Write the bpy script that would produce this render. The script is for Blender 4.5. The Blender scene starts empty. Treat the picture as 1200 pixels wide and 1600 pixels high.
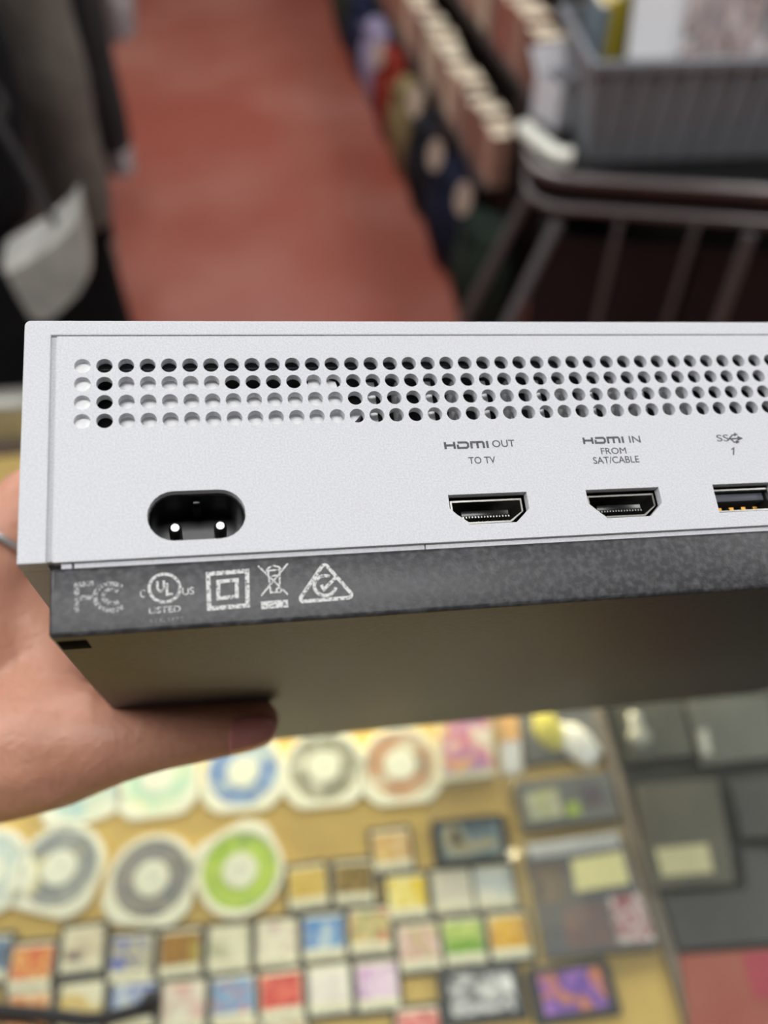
import bpy, bmesh, math, random
import numpy as np
from mathutils import Vector, Matrix
random.seed(7)
S = bpy.context.scene
COL = S.collection
# ------------------------------------------------------------------ camera
F_PX = 1330.1
PITCH, HEAD = math.radians(49.2), math.radians(11.8)
CAM = Vector((0, 0, 1.56))
FW = Vector((math.sin(HEAD)*math.cos(PITCH), math.cos(HEAD)*math.cos(PITCH), -math.sin(PITCH)))
RT = Vector((math.cos(HEAD), -math.sin(HEAD), 0))
UP = RT.cross(FW)
cd = bpy.data.cameras.new('camera'); cam = bpy.data.objects.new('camera', cd); COL.objects.link(cam)
cam.matrix_world = Matrix(((RT.x, UP.x, -FW.x, CAM.x), (RT.y, UP.y, -FW.y, CAM.y), (RT.z, UP.z, -FW.z, CAM.z), (0, 0, 0, 1)))
cd.sensor_fit = 'HORIZONTAL'; cd.sensor_width = 36; cd.lens = F_PX*36/1200
cd.clip_start = 0.01; cd.clip_end = 60
cd.dof.use_dof = True; cd.dof.focus_distance = 0.174; cd.dof.aperture_fstop = 9.5
S.camera = cam
# ------------------------------------------------------------------ world, exposure
W = bpy.data.worlds.new('world'); S.world = W; W.use_nodes = True
W.node_tree.nodes['Background'].inputs[0].default_value = (0.8, 0.85, 0.9, 1)
W.node_tree.nodes['Background'].inputs[1].default_value = 0.05
vs = S.view_settings
vs.view_transform = 'Standard'; vs.look = 'None'; vs.gamma = 1; vs.use_curve_mapping = False
vs.exposure = 0.0
CEIL = 2.9
def area(name, loc, sx, sy, power, col, rot=(0, 0, 0)):
    l = bpy.data.lights.new(name, 'AREA'); l.shape = 'RECTANGLE'; l.size = sx; l.size_y = sy; l.energy = power; l.color = col
    o = bpy.data.objects.new(name, l); o.location = loc; o.rotation_euler = rot; COL.objects.link(o); return o
LAMPS = [(0.0, -0.16, 1), (0.15, 2.3, 0), (0.15, 4.4, 0), (1.95, 0.4, 0), (1.95, 2.6, 0), (-1.35, 0.4, 0), (-1.35, 2.6, 0)]   # x, y, turned across the aisle
LAMP_POWER = 25
for x, y, r in LAMPS:
    area('ceiling_tube_light', (x, y, CEIL-0.075), 0.28, 1.15, LAMP_POWER*(0.5 if r else 1), (0.97, 0.985, 1.0), (0, 0, r*math.pi/2))
CROT = math.radians(-5.5)          # the counter stands a little askew to the aisle
area('showcase_strip_light', (0.117, 0.595, 0.957), 0.44, 0.02, 6.0, (1.0, 0.86, 0.52), (math.radians(-68), 0, CROT))

# ------------------------------------------------------------------ pixel helpers (1200x1600 frame)
def ray(u, v): return FW + RT*((u-600)/F_PX) + UP*((800-v)/F_PX)
def dp(u, v, t): return CAM + ray(u, v)*t
def at(u, v, z): d = ray(u, v); return CAM + d*((z-CAM.z)/d.z)
def atx(u, v, x): d = ray(u, v); return CAM + d*((x-CAM.x)/d.x)
def aty(u, v, y): d = ray(u, v); return CAM + d*((y-CAM.y)/d.y)

# ------------------------------------------------------------------ materials
def lin(c):
    c = c/255
    return c/12.92 if c <= 0.04045 else ((c+0.055)/1.055)**2.4
def rgb(r, g, b): return (lin(r), lin(g), lin(b), 1)
def mat(name, col, rough=0.5, metal=0.0, spec=0.5, var=0.0, vscale=40, bump=0.0, bscale=400, col2=None, coat=0, sss=0, trans=0, emit=None, estr=0, ramp=(0.35, 0.65), detail=4, coords='Object', rough2=None):
    m = bpy.data.materials.new(name); m.use_nodes = True
    nt = m.node_tree; b = nt.nodes['Principled BSDF']
    b.inputs['Base Color'].default_value = col
    b.inputs['Roughness'].default_value = rough; b.inputs['Metallic'].default_value = metal
    b.inputs['Specular IOR Level'].default_value = spec; b.inputs['Coat Weight'].default_value = coat
    if sss:
        b.inputs['Subsurface Weight'].default_value = sss; b.inputs['Subsurface Radius'].default_value = (1, 0.35, 0.2); b.inputs['Subsurface Scale'].default_value = 0.004
    if trans: b.inputs['Transmission Weight'].default_value = trans
    if emit: b.inputs['Emission Color'].default_value = emit; b.inputs['Emission Strength'].default_value = estr
    tc = nt.nodes.new('ShaderNodeTexCoord')
    if col2 or var:
        n = nt.nodes.new('ShaderNodeTexNoise'); n.inputs['Scale'].default_value = vscale; n.inputs['Detail'].default_value = detail
        nt.links.new(tc.outputs[coords], n.inputs['Vector'])
        r = nt.nodes.new('ShaderNodeValToRGB')
        c2 = col2 or tuple(min(1, c*(1+var)) for c in col[:3])+(1,)
        c1 = col if col2 else tuple(c*(1-var) for c in col[:3])+(1,)
        r.color_ramp.elements[0].color = c1; r.color_ramp.elements[1].color = c2
        r.color_ramp.elements[0].position, r.color_ramp.elements[1].position = ramp
        nt.links.new(n.outputs['Fac'], r.inputs['Fac']); nt.links.new(r.outputs['Color'], b.inputs['Base Color'])
        if rough2 is not None:
            mr = nt.nodes.new('ShaderNodeMapRange'); mr.inputs['From Min'].default_value, mr.inputs['From Max'].default_value = ramp
            mr.inputs['To Min'].default_value = rough; mr.inputs['To Max'].default_value = rough2
            nt.links.new(n.outputs['Fac'], mr.inputs['Value']); nt.links.new(mr.outputs['Result'], b.inputs['Roughness'])
    if bump:
        n2 = nt.nodes.new('ShaderNodeTexNoise'); n2.inputs['Scale'].default_value = bscale; n2.inputs['Detail'].default_value = 2
        nt.links.new(tc.outputs[coords], n2.inputs['Vector'])
        bp = nt.nodes.new('ShaderNodeBump'); bp.inputs['Strength'].default_value = bump; bp.inputs['Distance'].default_value = 0.4/bscale
        nt.links.new(n2.outputs['Fac'], bp.inputs['Height']); nt.links.new(bp.outputs['Normal'], b.inputs['Normal'])
    return m
def art(name, cols, scale=55, rough=0.35, seed=0.0, stretch=(1, 1, 1)):
    """printed abstract artwork: soft blotches in the given colours"""
    m = bpy.data.materials.new(name); m.use_nodes = True
    nt = m.node_tree; b = nt.nodes['Principled BSDF']; b.inputs['Roughness'].default_value = rough
    tc = nt.nodes.new('ShaderNodeTexCoord'); mp = nt.nodes.new('ShaderNodeMapping')
    mp.inputs['Location'].default_value = (seed*3.7, seed*1.3, seed); mp.inputs['Scale'].default_value = stretch
    n = nt.nodes.new('ShaderNodeTexNoise'); n.inputs['Scale'].default_value = scale; n.inputs['Detail'].default_value = 2; n.inputs['Distortion'].default_value = 0.6
    r = nt.nodes.new('ShaderNodeValToRGB'); e = r.color_ramp.elements
    k = len(cols)
    while len(e) < k: e.new(0.5)
    for i, c in enumerate(cols):
        e[i].position = 0.33+0.34*i/max(1, k-1); e[i].color = c
    nt.links.new(tc.outputs['Object'], mp.inputs['Vector']); nt.links.new(mp.outputs['Vector'], n.inputs['Vector'])
    nt.links.new(n.outputs['Fac'], r.inputs['Fac']); nt.links.new(r.outputs['Color'], b.inputs['Base Color'])
    return m
def clear(name, tint=(1, 1, 1, 1), ior=1.45, rough=0.03, haze=0.0, hazecol=(0.8, 0.8, 0.8, 1)):
    m = bpy.data.materials.new(name); m.use_nodes = True; nt = m.node_tree
    nt.nodes.remove(nt.nodes['Principled BSDF']); out = nt.nodes['Material Output']
    t = nt.nodes.new('ShaderNodeBsdfTransparent'); t.inputs[0].default_value = tint
    g = nt.nodes.new('ShaderNodeBsdfGlossy'); g.inputs['Roughness'].default_value = rough
    fr = nt.nodes.new('ShaderNodeFresnel'); ge = nt.nodes.new('ShaderNodeNewGeometry'); mr = nt.nodes.new('ShaderNodeMapRange')
    mr.inputs['To Min'].default_value = ior; mr.inputs['To Max'].default_value = 1/ior      # same reflectance from either side of the sheet
    nt.links.new(ge.outputs['Backfacing'], mr.inputs['Value']); nt.links.new(mr.outputs['Result'], fr.inputs[0])
    mx = nt.nodes.new('ShaderNodeMixShader'); nt.links.new(fr.outputs[0], mx.inputs[0]); nt.links.new(t.outputs[0], mx.inputs[1]); nt.links.new(g.outputs[0], mx.inputs[2])
    last = mx
    if haze:
        d = nt.nodes.new('ShaderNodeBsdfDiffuse'); d.inputs[0].default_value = hazecol
        m2 = nt.nodes.new('ShaderNodeMixShader'); m2.inputs[0].default_value = haze
        nt.links.new(mx.outputs[0], m2.inputs[1]); nt.links.new(d.outputs[0], m2.inputs[2]); last = m2
    nt.links.new(last.outputs[0], out.inputs[0]); return m
def worn_print(name, ink, under, scale, lo, hi, rough=0.6):
    return mat(name, under, rough, col2=ink, vscale=scale, ramp=(lo, hi), detail=3)

# ------------------------------------------------------------------ mesh helpers
def finish(me, smooth=None):
    if smooth is not None:
        for p in me.polygons: p.use_smooth = True
        me.set_sharp_from_angle(angle=math.radians(smooth))
    return me
def link(name, me, m=None, parent=None, loc=None, rot=None):
    o = bpy.data.objects.new(name, me); COL.objects.link(o)
    if m is not None and not me.materials: me.materials.append(m)
    if parent: o.parent = parent
    if loc is not None: o.location = loc
    if rot is not None: o.rotation_euler = rot
    return o
def bm_mesh(bm, smooth=None, name='mesh'):
    bmesh.ops.recalc_face_normals(bm, faces=bm.faces)
    me = bpy.data.meshes.new(name); bm.to_mesh(me); bm.free(); return finish(me, smooth)
def pydata(v, f, smooth=None):
    me = bpy.data.meshes.new('mesh'); me.from_pydata([tuple(p) for p in v], [], f); me.update()
    bm = bmesh.new(); bm.from_mesh(me); bmesh.ops.recalc_face_normals(bm, faces=bm.faces); bm.to_mesh(me); bm.free()
    return finish(me, smooth)
def box(x0, x1, y0, y1, z0, z1, bev=0.0, seg=2):
    bm = bmesh.new(); bmesh.ops.create_cube(bm, size=1)
    for v in bm.verts: v.co = Vector(((x0+x1)/2+v.co.x*(x1-x0), (y0+y1)/2+v.co.y*(y1-y0), (z0+z1)/2+v.co.z*(z1-z0)))
    if bev: bmesh.ops.bevel(bm, geom=bm.edges[:], offset=bev, segments=seg, affect='EDGES', profile=0.5)
    return bm_mesh(bm, 40 if bev else None)
def boxes(lst, bev=0):
    bm = bmesh.new()
    for x0, x1, y0, y1, z0, z1 in lst:
        r = bmesh.ops.create_cube(bm, size=1)
        for v in r['verts']: v.co = Vector(((x0+x1)/2+v.co.x*(x1-x0), (y0+y1)/2+v.co.y*(y1-y0), (z0+z1)/2+v.co.z*(z1-z0)))
    return bm_mesh(bm)
def shape(polys, z0, z1, bevel=0.0, smooth=35):
    """flat plate between z0 and z1 from closed 2D outlines; inner outlines become holes"""
    cu = bpy.data.curves.new('c', 'CURVE'); cu.dimensions = '2D'; cu.fill_mode = 'BOTH'
    cu.extrude = max(1e-6, (z1-z0)/2-bevel); cu.bevel_depth = bevel; cu.bevel_resolution = 1; cu.offset = -bevel
    for p in polys:
        s = cu.splines.new('POLY'); s.points.add(len(p)-1)
        for i, q in enumerate(p): s.points[i].co = (q[0], q[1], 0, 1)
        s.use_cyclic_u = True
    o = bpy.data.objects.new('tmp', cu); COL.objects.link(o)
    dg = bpy.context.evaluated_depsgraph_get()
    me = bpy.data.meshes.new_from_object(o.evaluated_get(dg)); bpy.data.objects.remove(o); bpy.data.curves.remove(cu)
    me.transform(Matrix.Translation((0, 0, (z0+z1)/2))); return finish(me, smooth)
def text_mesh(body, size, thick=0.00003, align='CENTER', bold=0.004):
    cu = bpy.data.curves.new('t', 'FONT'); cu.body = body; cu.size = size; cu.align_x = align; cu.align_y = 'CENTER'; cu.extrude = thick
    cu.resolution_u = 4; cu.offset = 0 if 'M' in body else bold*size
    o = bpy.data.objects.new('tmp', cu); COL.objects.link(o)
    dg = bpy.context.evaluated_depsgraph_get()
    me = bpy.data.meshes.new_from_object(o.evaluated_get(dg)); bpy.data.objects.remove(o); bpy.data.curves.remove(cu); return me
def fit_text(body, x0, x1, y0, y1, z, thick=0.00003, bold=0.0):
    """text stretched into the rectangle x0..x1, y0..y1 (local metres)"""
    me = text_mesh(body, 1.0, 1e-4)
    co = np.array([v.co[:] for v in me.vertices]); a, b = co.min(0), co.max(0)
    for v in me.vertices:
        v.co = (x0+(v.co.x-a[0])/(b[0]-a[0])*(x1-x0), y0+(v.co.y-a[1])/(b[1]-a[1])*(y1-y0), z+(thick if v.co.z > 0 else 0))
    return me
def strokes(lines, w, z0, z1):
    """flat printed strokes: each (points, closed)"""
    bm = bmesh.new()
    for pts, closed in lines:
        n = len(pts); P = [Vector((p[0], p[1])) for p in pts]
        L, R_ = [], []
        for i in range(n):
            if closed: a, b = P[i-1], P[(i+1) % n]
            else: a, b = P[max(0, i-1)], P[min(n-1, i+1)]
            d1 = (P[i]-a).normalized() if (P[i]-a).length > 1e-9 else (b-P[i]).normalized()
            d2 = (b-P[i]).normalized() if (b-P[i]).length > 1e-9 else d1
            t = (d1+d2); t = t.normalized() if t.length > 1e-6 else d1
            nn = Vector((-t.y, t.x)); k = 1/max(0.5, nn.dot(Vector((-d1.y, d1.x))))
            L.append(P[i]+nn*w/2*k); R_.append(P[i]-nn*w/2*k)
        vt = [[bm.verts.new((q.x, q.y, z)) for q in A] for A in (L, R_) for z in (z0, z1)]
        L0, L1, R0, R1 = vt
        for i in range(n if closed else n-1):
            j = (i+1) % n
            for q in ((L1[i], L1[j], R1[j], R1[i]), (L0[i], L0[j], L1[j], L1[i]), (R0[i], R1[i], R1[j], R0[j])):
                bm.faces.new(q)
        if not closed:
            for i in (0, n-1): bm.faces.new((L0[i], L1[i], R1[i], R0[i]))
    return bm_mesh(bm)
def tube(pts, rad, seg=12, closed=False, cap=True, flat=None):
    """swept round tube; rad a number or list"""
    P = [Vector(p) for p in pts]; n = len(P); rad = rad if isinstance(rad, (list, tuple)) else [rad]*n
    V, Fc = [], []; prev = None
    for i in range(n):
        a, b = (P[i-1], P[(i+1) % n]) if closed else (P[max(0, i-1)], P[min(n-1, i+1)])
        t = (b-a).normalized()
        if prev is None:
            ref = Vector((0, 0, 1)) if abs(t.z) < 0.9 else Vector((1, 0, 0)); e1 = t.cross(ref).normalized()
        else: e1 = (prev-t*prev.dot(t)).normalized()
        prev = e1; e2 = t.cross(e1)
        for k in range(seg):
            a_ = 2*math.pi*k/seg; V.append(P[i]+(e1*math.cos(a_)+e2*math.sin(a_)*(flat or 1))*rad[i])
    for i in range(n if closed else n-1):
        j = (i+1) % n
        for k in range(seg):
            l = (k+1) % seg; Fc.append((i*seg+k, i*seg+l, j*seg+l, j*seg+k))
    if cap and not closed: Fc.append(tuple(range(seg))); Fc.append(tuple((n-1)*seg+k for k in range(seg)))
    return pydata(V, Fc, 40)
def spline(pts, per=8):
    P = [Vector(p) for p in pts]; out = []
    for i in range(len(P)-1):
        p0, p1, p2, p3 = P[max(0, i-1)], P[i], P[i+1], P[min(len(P)-1, i+2)]
        for k in range(per):
            t = k/per
            out.append(0.5*((2*p1)+(p2-p0)*t+(2*p0-5*p1+4*p2-p3)*t*t+(3*p1-p0-3*p2+p3)*t**3))
    out.append(P[-1]); return out
def circle(cx, cy, r, n=20, a0=0, a1=2*math.pi, full=True):
    return [(cx+r*math.cos(a0+(a1-a0)*i/(n if full else n-1)), cy+r*math.sin(a0+(a1-a0)*i/(n if full else n-1))) for i in range(n)]
def rrect(x0, x1, y0, y1, r, n=5):
    out = []
    for cx, cy, a in ((x1-r, y1-r, 0), (x0+r, y1-r, 90), (x0+r, y0+r, 180), (x1-r, y0+r, 270)):
        for k in range(n+1):
            t = math.radians(a+90*k/n); out.append((cx+r*math.cos(t), cy+r*math.sin(t)))
    return out
def tag(o, label, cat, group=None):
    o['label'] = label; o['category'] = cat
    if group: o['group'] = group
    return o
def struct(o): o['kind'] = 'structure'; return o
def thing(name, label, cat, loc=(0, 0, 0), rz=0, group=None):
    o = bpy.data.objects.new(name, None); o.empty_display_size = 0.05; COL.objects.link(o); o.location = loc; o.rotation_euler = (0, 0, rz)
    return tag(o, label, cat, group)

# ------------------------------------------------------------------ room
m_floor = mat('red_floor_paint', rgb(142, 70, 54), 0.42, col2=rgb(156, 98, 84), vscale=1.6, ramp=(0.42, 0.72), detail=6, bump=0.15, bscale=60, rough2=0.5)
m_wall = mat('wall_paint', rgb(150, 145, 138), 0.8, var=0.05, vscale=3)
m_ceil = mat('ceiling_paint', rgb(120, 120, 118), 0.9, var=0.03, vscale=3)
X0, X1, Y0, Y1 = -2.3, 2.5, -1.6, 6.2
struct(link('floor', box(X0, X1, Y0, Y1, -0.05, 0), m_floor))
struct(link('ceiling', box(X0, X1, Y0, Y1, CEIL, CEIL+0.05), m_ceil))
struct(link('wall_left', box(X0-0.05, X0, Y0, Y1, 0, CEIL), m_wall))
struct(link('wall_right', box(X1, X1+0.05, Y0, Y1, 0, CEIL), m_wall))
struct(link('wall_far', box(X0, X1, Y1, Y1+0.05, 0, CEIL), m_wall))
struct(link('wall_near', box(X0, X1, Y0-0.05, Y0, 0, CEIL), m_wall))
m_fix = mat('white_enamel', rgb(225, 225, 222), 0.4, var=0.02)
m_diff = mat('lamp_diffuser', rgb(240, 240, 235), 0.5, emit=(1, 0.97, 0.93, 1), estr=3.0, var=0.01)
for i, (x, y, r) in enumerate(LAMPS):
    t = thing('ceiling_lamp', 'white fluorescent lamp fixture on the ceiling', 'lamp', (x, y, CEIL), r*math.pi/2, 'fluorescent ceiling lamps')
    link('housing', box(-0.16, 0.16, -0.62, 0.62, -0.05, 0, 0.006), m_fix, t)
    link('diffuser', box(-0.14, 0.14, -0.6, 0.6, -0.068, -0.05, 0.004), m_diff, t)

# ------------------------------------------------------------------ game console
RV = Vector((-0.35109, -0.19582, -0.07968)); TV = (-70.88784, -37.81326, 167.94039)
RM = Matrix.Rotation(RV.length, 3, RV.normalized())
# camera axes (x right, y down, z forward) -> world; console axes: x right, y up, z out of its rear face
CW = Matrix((RT, -UP, FW)).transposed()
RC = CW @ RM @ Matrix(((1, 0, 0), (0, -1, 0), (0, 0, -1)))
CO = CAM + CW @ Vector(TV)/1000
CM = Matrix.Translation(CO) @ RC.to_4x4()
CMI = CM.inverted()
def rp(u, v, zl=0.0):
    """pixel -> x, y on the console plane z = zl"""
    o = CMI @ CAM; d = (CMI.to_3x3() @ ray(u, v)); s = (zl-o.z)/d.z; q = o+d*s; return (q.x, q.y)
m_white = mat('robot_white_plastic', rgb(200, 201, 205), 0.62, spec=0.3, var=0.06, vscale=2600, bump=0.55, bscale=2600, detail=1)
m_white2 = mat('white_inner_plastic', rgb(244, 244, 244), 0.5, var=0.01, vscale=800)
m_black = mat('dark_grey_plastic', rgb(40, 40, 43), 0.42, col2=rgb(88, 88, 90), vscale=700, ramp=(0.42, 0.9), detail=12, bump=0.2, bscale=2400, rough2=0.55)
m_blackb = mat('black_plastic_inside', rgb(14, 14, 15), 0.25, var=0.1)
m_shield = mat('galvanised_shield', rgb(120, 124, 126), 0.4, metal=0.6, var=0.08, vscale=90)
m_nickel = mat('nickel_plating', rgb(190, 188, 182), 0.28, metal=1.0, var=0.06, vscale=900)
m_pin = mat('steel_pin', rgb(170, 170, 170), 0.35, metal=1.0, var=0.03)
m_gold = mat('gold_contact', rgb(214, 160, 70), 0.3, metal=1.0, var=0.05)
m_ink = worn_print('grey_print', rgb(74, 74, 78), rgb(104, 104, 107), 1500, 0.30, 0.45)
m_ink2 = worn_print('worn_white_print', rgb(205, 205, 203), rgb(100, 100, 102), 2200, 0.36, 0.52)
m_ink3 = worn_print('rubbed_off_print', rgb(168, 168, 168), rgb(72, 72, 75), 2600, 0.45, 0.58)
MM = 0.001
con = thing('game_console', 'white video game console held up over the counter, ports facing the viewer', 'game console')
con.matrix_world = CM
WD, HT, HW, DPT = 295*MM, 64*MM, 50.35*MM, 231*MM
FR_L, FR_T = 5.0*MM, 3.35*MM         # visible rim widths
def rr_top(x0, x1, y0, y1, r):       # outline with rounded upper corners
    pts = [(x0, y0), (x1, y0)]
    pts += circle(x1-r, y1-r, r, 6, 0, math.pi/2, False) + circle(x0+r, y1-r, r, 6, math.pi/2, math.pi, False)
    return pts
# shell: a hollow sleeve; its first millimetres are open below, where the rear panel reaches the lower edge
outer = rr_top(0, WD, -HW, 0, 1.2*MM)
rim = [(0, -HW), (FR_L, -HW), (FR_L, -FR_T), (WD-FR_L, -FR_T), (WD-FR_L, -HW), (WD, -HW)] + outer[2:]
sh = link('shell', shape([rim], -5*MM, 0, 0.25*MM), m_white, con)
sl = shape([outer, [(4*MM, -HW+2.2*MM), (WD-4*MM, -HW+2.2*MM), (WD-4*MM, -2.6*MM), (4*MM, -2.6*MM)]], -DPT, -5*MM, 0)
link('shell_body', sl, m_white, con)
link('shell_front', box(0.3*MM, WD-0.3*MM, -HW+0.3*MM, -0.3*MM, -DPT-1.2*MM, -DPT, 0.0004), m_white, con)
link('seam_channel', shape([[(FR_L-0.1*MM, -HW+0.4*MM), (FR_L+1.3*MM, -HW+0.4*MM), (FR_L+1.3*MM, -FR_T-0.8*MM), (WD-FR_L-1.3*MM, -FR_T-0.8*MM), (WD-FR_L-1.3*MM, -HW+0.4*MM), (WD-FR_L+0.1*MM, -HW+0.4*MM), (WD-FR_L+0.1*MM, -FR_T+0.1*MM), (FR_L-0.1*MM, -FR_T+0.1*MM)]], -2.5*MM, -0.75*MM), m_white, con)
# rear panel with vent holes and port cut-outs
PIT, HX, HY, RPT, HR = 4.11036*MM, 10.92167*MM, 10.34741*MM, 4.00824*MM, 1.56*MM
px0, px1, py0, py1 = FR_L+1.15*MM, WD-FR_L-1.15*MM, -HW, -FR_T-0.32*MM
polys = [[(px0, py0), (px1, py0), (px1, py1), (px0, py1)]]
for i in range(67):
    for k in range(4): polys.append(circle(HX+PIT*i, -(HY+RPT*k), HR, 22))
def stadium(cx, cy, w, h, n=12):
    r = h/2; a = w/2-r
    return [(cx+a+r*math.cos(t), cy+r*math.sin(t)) for t in [(-90+180*i/n)*math.pi/180 for i in range(n+1)]] + \
           [(cx-a+r*math.cos(t), cy+r*math.sin(t)) for t in [(90+180*i/n)*math.pi/180 for i in range(n+1)]]
PCX, PCY, PW, PH = 31.65*MM, -42.4*MM, 18.2*MM, 9.9*MM
polys.append(stadium(PCX, PCY, PW, PH))
def hdmi_poly(x0, x1, yt, yb, ins=0.0):
    w = x1-x0
    q = [(x0+ins, yt-ins), (x1-ins, yt-ins), (x1-ins, yt-0.56*(yt-yb)), (x1-0.19*w-ins*0.4, yb+ins), (x0+0.21*w+ins*0.4, yb+ins), (x0+ins, yt-0.46*(yt-yb))]
    return q[::-1]
HD = [(81.0*MM, 97.7*MM, -40.5*MM, -46.95*MM), (110.7*MM, 127.3*MM, -40.65*MM, -47.05*MM)]
for h in HD: polys.append(hdmi_poly(*h))
US = [(140.0*MM, 154.4*MM, -40.6*MM, -47.05*MM), (163*MM, 177.4*MM, -40.6*MM, -47.05*MM)]
for x0, x1, yt, yb in US: polys.append([(x0, yb), (x1, yb), (x1, yt), (x0, yt)])
polys.append(circle(196*MM, -43.5*MM, 3.2*MM, 20))
polys.append(rrect(212*MM, 223*MM, -48*MM, -38.5*MM, 0.8*MM))
polys.append(rrect(240*MM, 256*MM, -48.5*MM, -35*MM, 0.5*MM))
link('rear_panel', shape(polys, -1.9*MM, 0, 0.0), m_white, con)
# what is seen through the vents
link('blind_vent_backing', box(HX-2.2*MM, HX+1.9*MM, -26*MM, -6*MM, -4.4*MM, -2.0*MM+0.0005), m_white2, con)
ib = link('fan_duct', shape([[(17.1*MM, -25*MM), (62*MM, -25*MM), (66*MM, -20.6*MM), (62*MM, -17.2*MM), (61*MM, -13.2*MM), (56*MM, -11.2*MM), (54.5*MM, -15.5*MM), (37.6*MM, -15.5*MM), (37.6*MM, -11.2*MM), (17.1*MM, -11.2*MM)]], -8*MM, -2.5*MM), m_white2, con)
rb = []
for k in range(13):
    x = (68+k*6.2)*MM
    rb.append((x, x+1.6*MM, -25*MM, -12.5*MM, -9*MM, -4.2*MM))
link('duct_ribs', boxes(rb), m_white2, con)
link('inner_shield', box(8*MM, WD-8*MM, -36*MM, -3.5*MM, -16*MM, -14.5*MM), m_blackb, con)
link('shield_ledge', box(8*MM, WD-8*MM, -9.4*MM, -8.2*MM, -14.5*MM, -3.4*MM), m_shield, con)
# figure-eight power inlet
def ring_cup(outer_p, inner_p, z0, z1): return shape([outer_p, inner_p], z0, z1)
soc = link('power_socket', ring_cup(stadium(PCX, PCY, PW+2.4*MM, PH+2.4*MM), stadium(PCX, PCY-0.1*MM, PW-0.4*MM, PH-0.4*MM), -13*MM, -1.92*MM), m_blackb, con)
link('socket_back', box(PCX-10*MM, PCX+10*MM, PCY-5.8*MM, PCY+5.8*MM, -14.5*MM, -13*MM), m_blackb, soc)
for s in (-1, 1):
    link('pin', tube([(PCX+s*4.3*MM, PCY-0.4*MM, -13*MM), (PCX+s*4.3*MM, PCY-0.4*MM, -6.2*MM), (PCX+s*4.3*MM, PCY-0.4*MM, -5.6*MM)], [1.25*MM, 1.25*MM, 0.8*MM], 16), m_pin, soc)
    link('notch_wedge', box(PCX-0.8*MM, PCX+0.8*MM, PCY+s*4.35*MM-0.7*MM, PCY+s*4.35*MM+0.7*MM, -12*MM, -4.2*MM, 0.0003), m_blackb, soc)
# HDMI ports
for n, (x0, x1, yt, yb) in enumerate(HD):
    pr = link('hdmi_port', shape([hdmi_poly(x0+0.55*MM, x1-1.0*MM, yt-1.0*MM, yb+0.5*MM, -0.05*MM), hdmi_poly(x0+0.55*MM, x1-1.0*MM, yt-1.0*MM, yb+0.5*MM, 0.33*MM)], -11*MM, -1.1*MM, 0), m_nickel, con)
    link('port_inside', box(x0-0.5*MM, x1+0.5*MM, yb-0.8*MM, yt+0.8*MM, -12*MM, -11*MM), m_blackb, pr)
    link('port_cavity', shape([rrect(x0-1*MM, x1+1*MM, yb-1*MM, yt+1*MM, 0.3*MM), hdmi_poly(x0, x1, yt, yb, -0.05*MM)], -11*MM, -1.92*MM), m_blackb, pr)
    tg = link('tongue', box(x0+3.0*MM, x1-3.6*MM, yb+2.45*MM, yb+3.75*MM, -11*MM, -2.6*MM, 0.0001), m_blackb, pr)
    for k in range(16):
        xx = x0+3.3*MM+k*(x1-x0-7.0*MM)/15
        link('contact', box(xx-0.15*MM, xx+0.15*MM, yb+2.15*MM, yb+2.5*MM, -9*MM, -2.5*MM), m_nickel, tg)
for n, (x0, x1, yt, yb) in enumerate(US):
    pr = link('usb_port', shape([[(x0+0.25*MM, yb+0.42*MM), (x1-0.5*MM, yb+0.42*MM), (x1-0.5*MM, yt-0.9*MM), (x0+0.25*MM, yt-0.9*MM)], [(x0+0.6*MM, yb+0.75*MM), (x1-0.85*MM, yb+0.75*MM), (x1-0.85*MM, yt-1.2*MM), (x0+0.6*MM, yt-1.2*MM)]], -11*MM, -1.0*MM), m_nickel, con)
    link('port_inside', box(x0-0.5*MM, x1+0.5*MM, yb-0.8*MM, yt+0.8*MM, -12*MM, -11*MM), m_blackb, pr)
    tg = link('tongue', box(x0+1.1*MM, x1-1.3*MM, yt-3.2*MM, yt-1.5*MM, -11*MM, -2.4*MM, 0.0001), mat('usb_tongue', rgb(62, 66, 74), 0.45, var=0.05), pr)
    for k in range(4):
        xx = x0+2.4*MM+k*2.9*MM
        link('contact', box(xx-0.5*MM, xx+0.5*MM, yb+1.5*MM, yb+2.1*MM, -8*MM, -3.2*MM), m_gold, tg)
link('infrared_jack', tube([(196*MM, -43.5*MM, -9*MM), (196*MM, -43.5*MM, -0.8*MM)], 3.2*MM, 18), m_blackb, con)
link('optical_port', box(212*MM, 223*MM, -48*MM, -38.5*MM, -9*MM, -1*MM, 0.0005), m_blackb, con)
link('network_port', box(240*MM, 256*MM, -48.5*MM, -35*MM, -9*MM, -1*MM, 0.0004), m_blackb, con)
# white lip with its notches, then the dark base
LT, LB = -HW, -HW-0.95*MM
for a, b in ((7.4*MM, 9.25*MM), (9.6*MM, 75.0*MM), (75.25*MM, 287*MM)):
    link('lower_lip', box(a, b, LB-0.3*MM, LT+0.6*MM, -4*MM, -0.9*MM, 0.00012), m_white, con)
base = link('base', box(5.53*MM, WD-5.53*MM, -HT, LB, -225*MM, -0.3*MM, 0.0009, 3), m_black, con)
link('base_neck', box(7*MM, WD-7*MM, LB-0.3*MM, LT, -224*MM, -4.2*MM), m_black, con)
m_slot_shade = mat('slot_shade_black', rgb(6, 6, 6), 0.95, spec=0.05, var=0.1)  # near-black blocks paint the shade inside corner slots that are not cut
for sx in (0, 1):
    a = 6.3*MM if not sx else WD-11.6*MM
    link('corner_slot_shade', box(a, a+5.2*MM, -HT-0.12*MM, -HT+1*MM, -10.5*MM, -3.4*MM, 0.0002), m_slot_shade, base)
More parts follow.
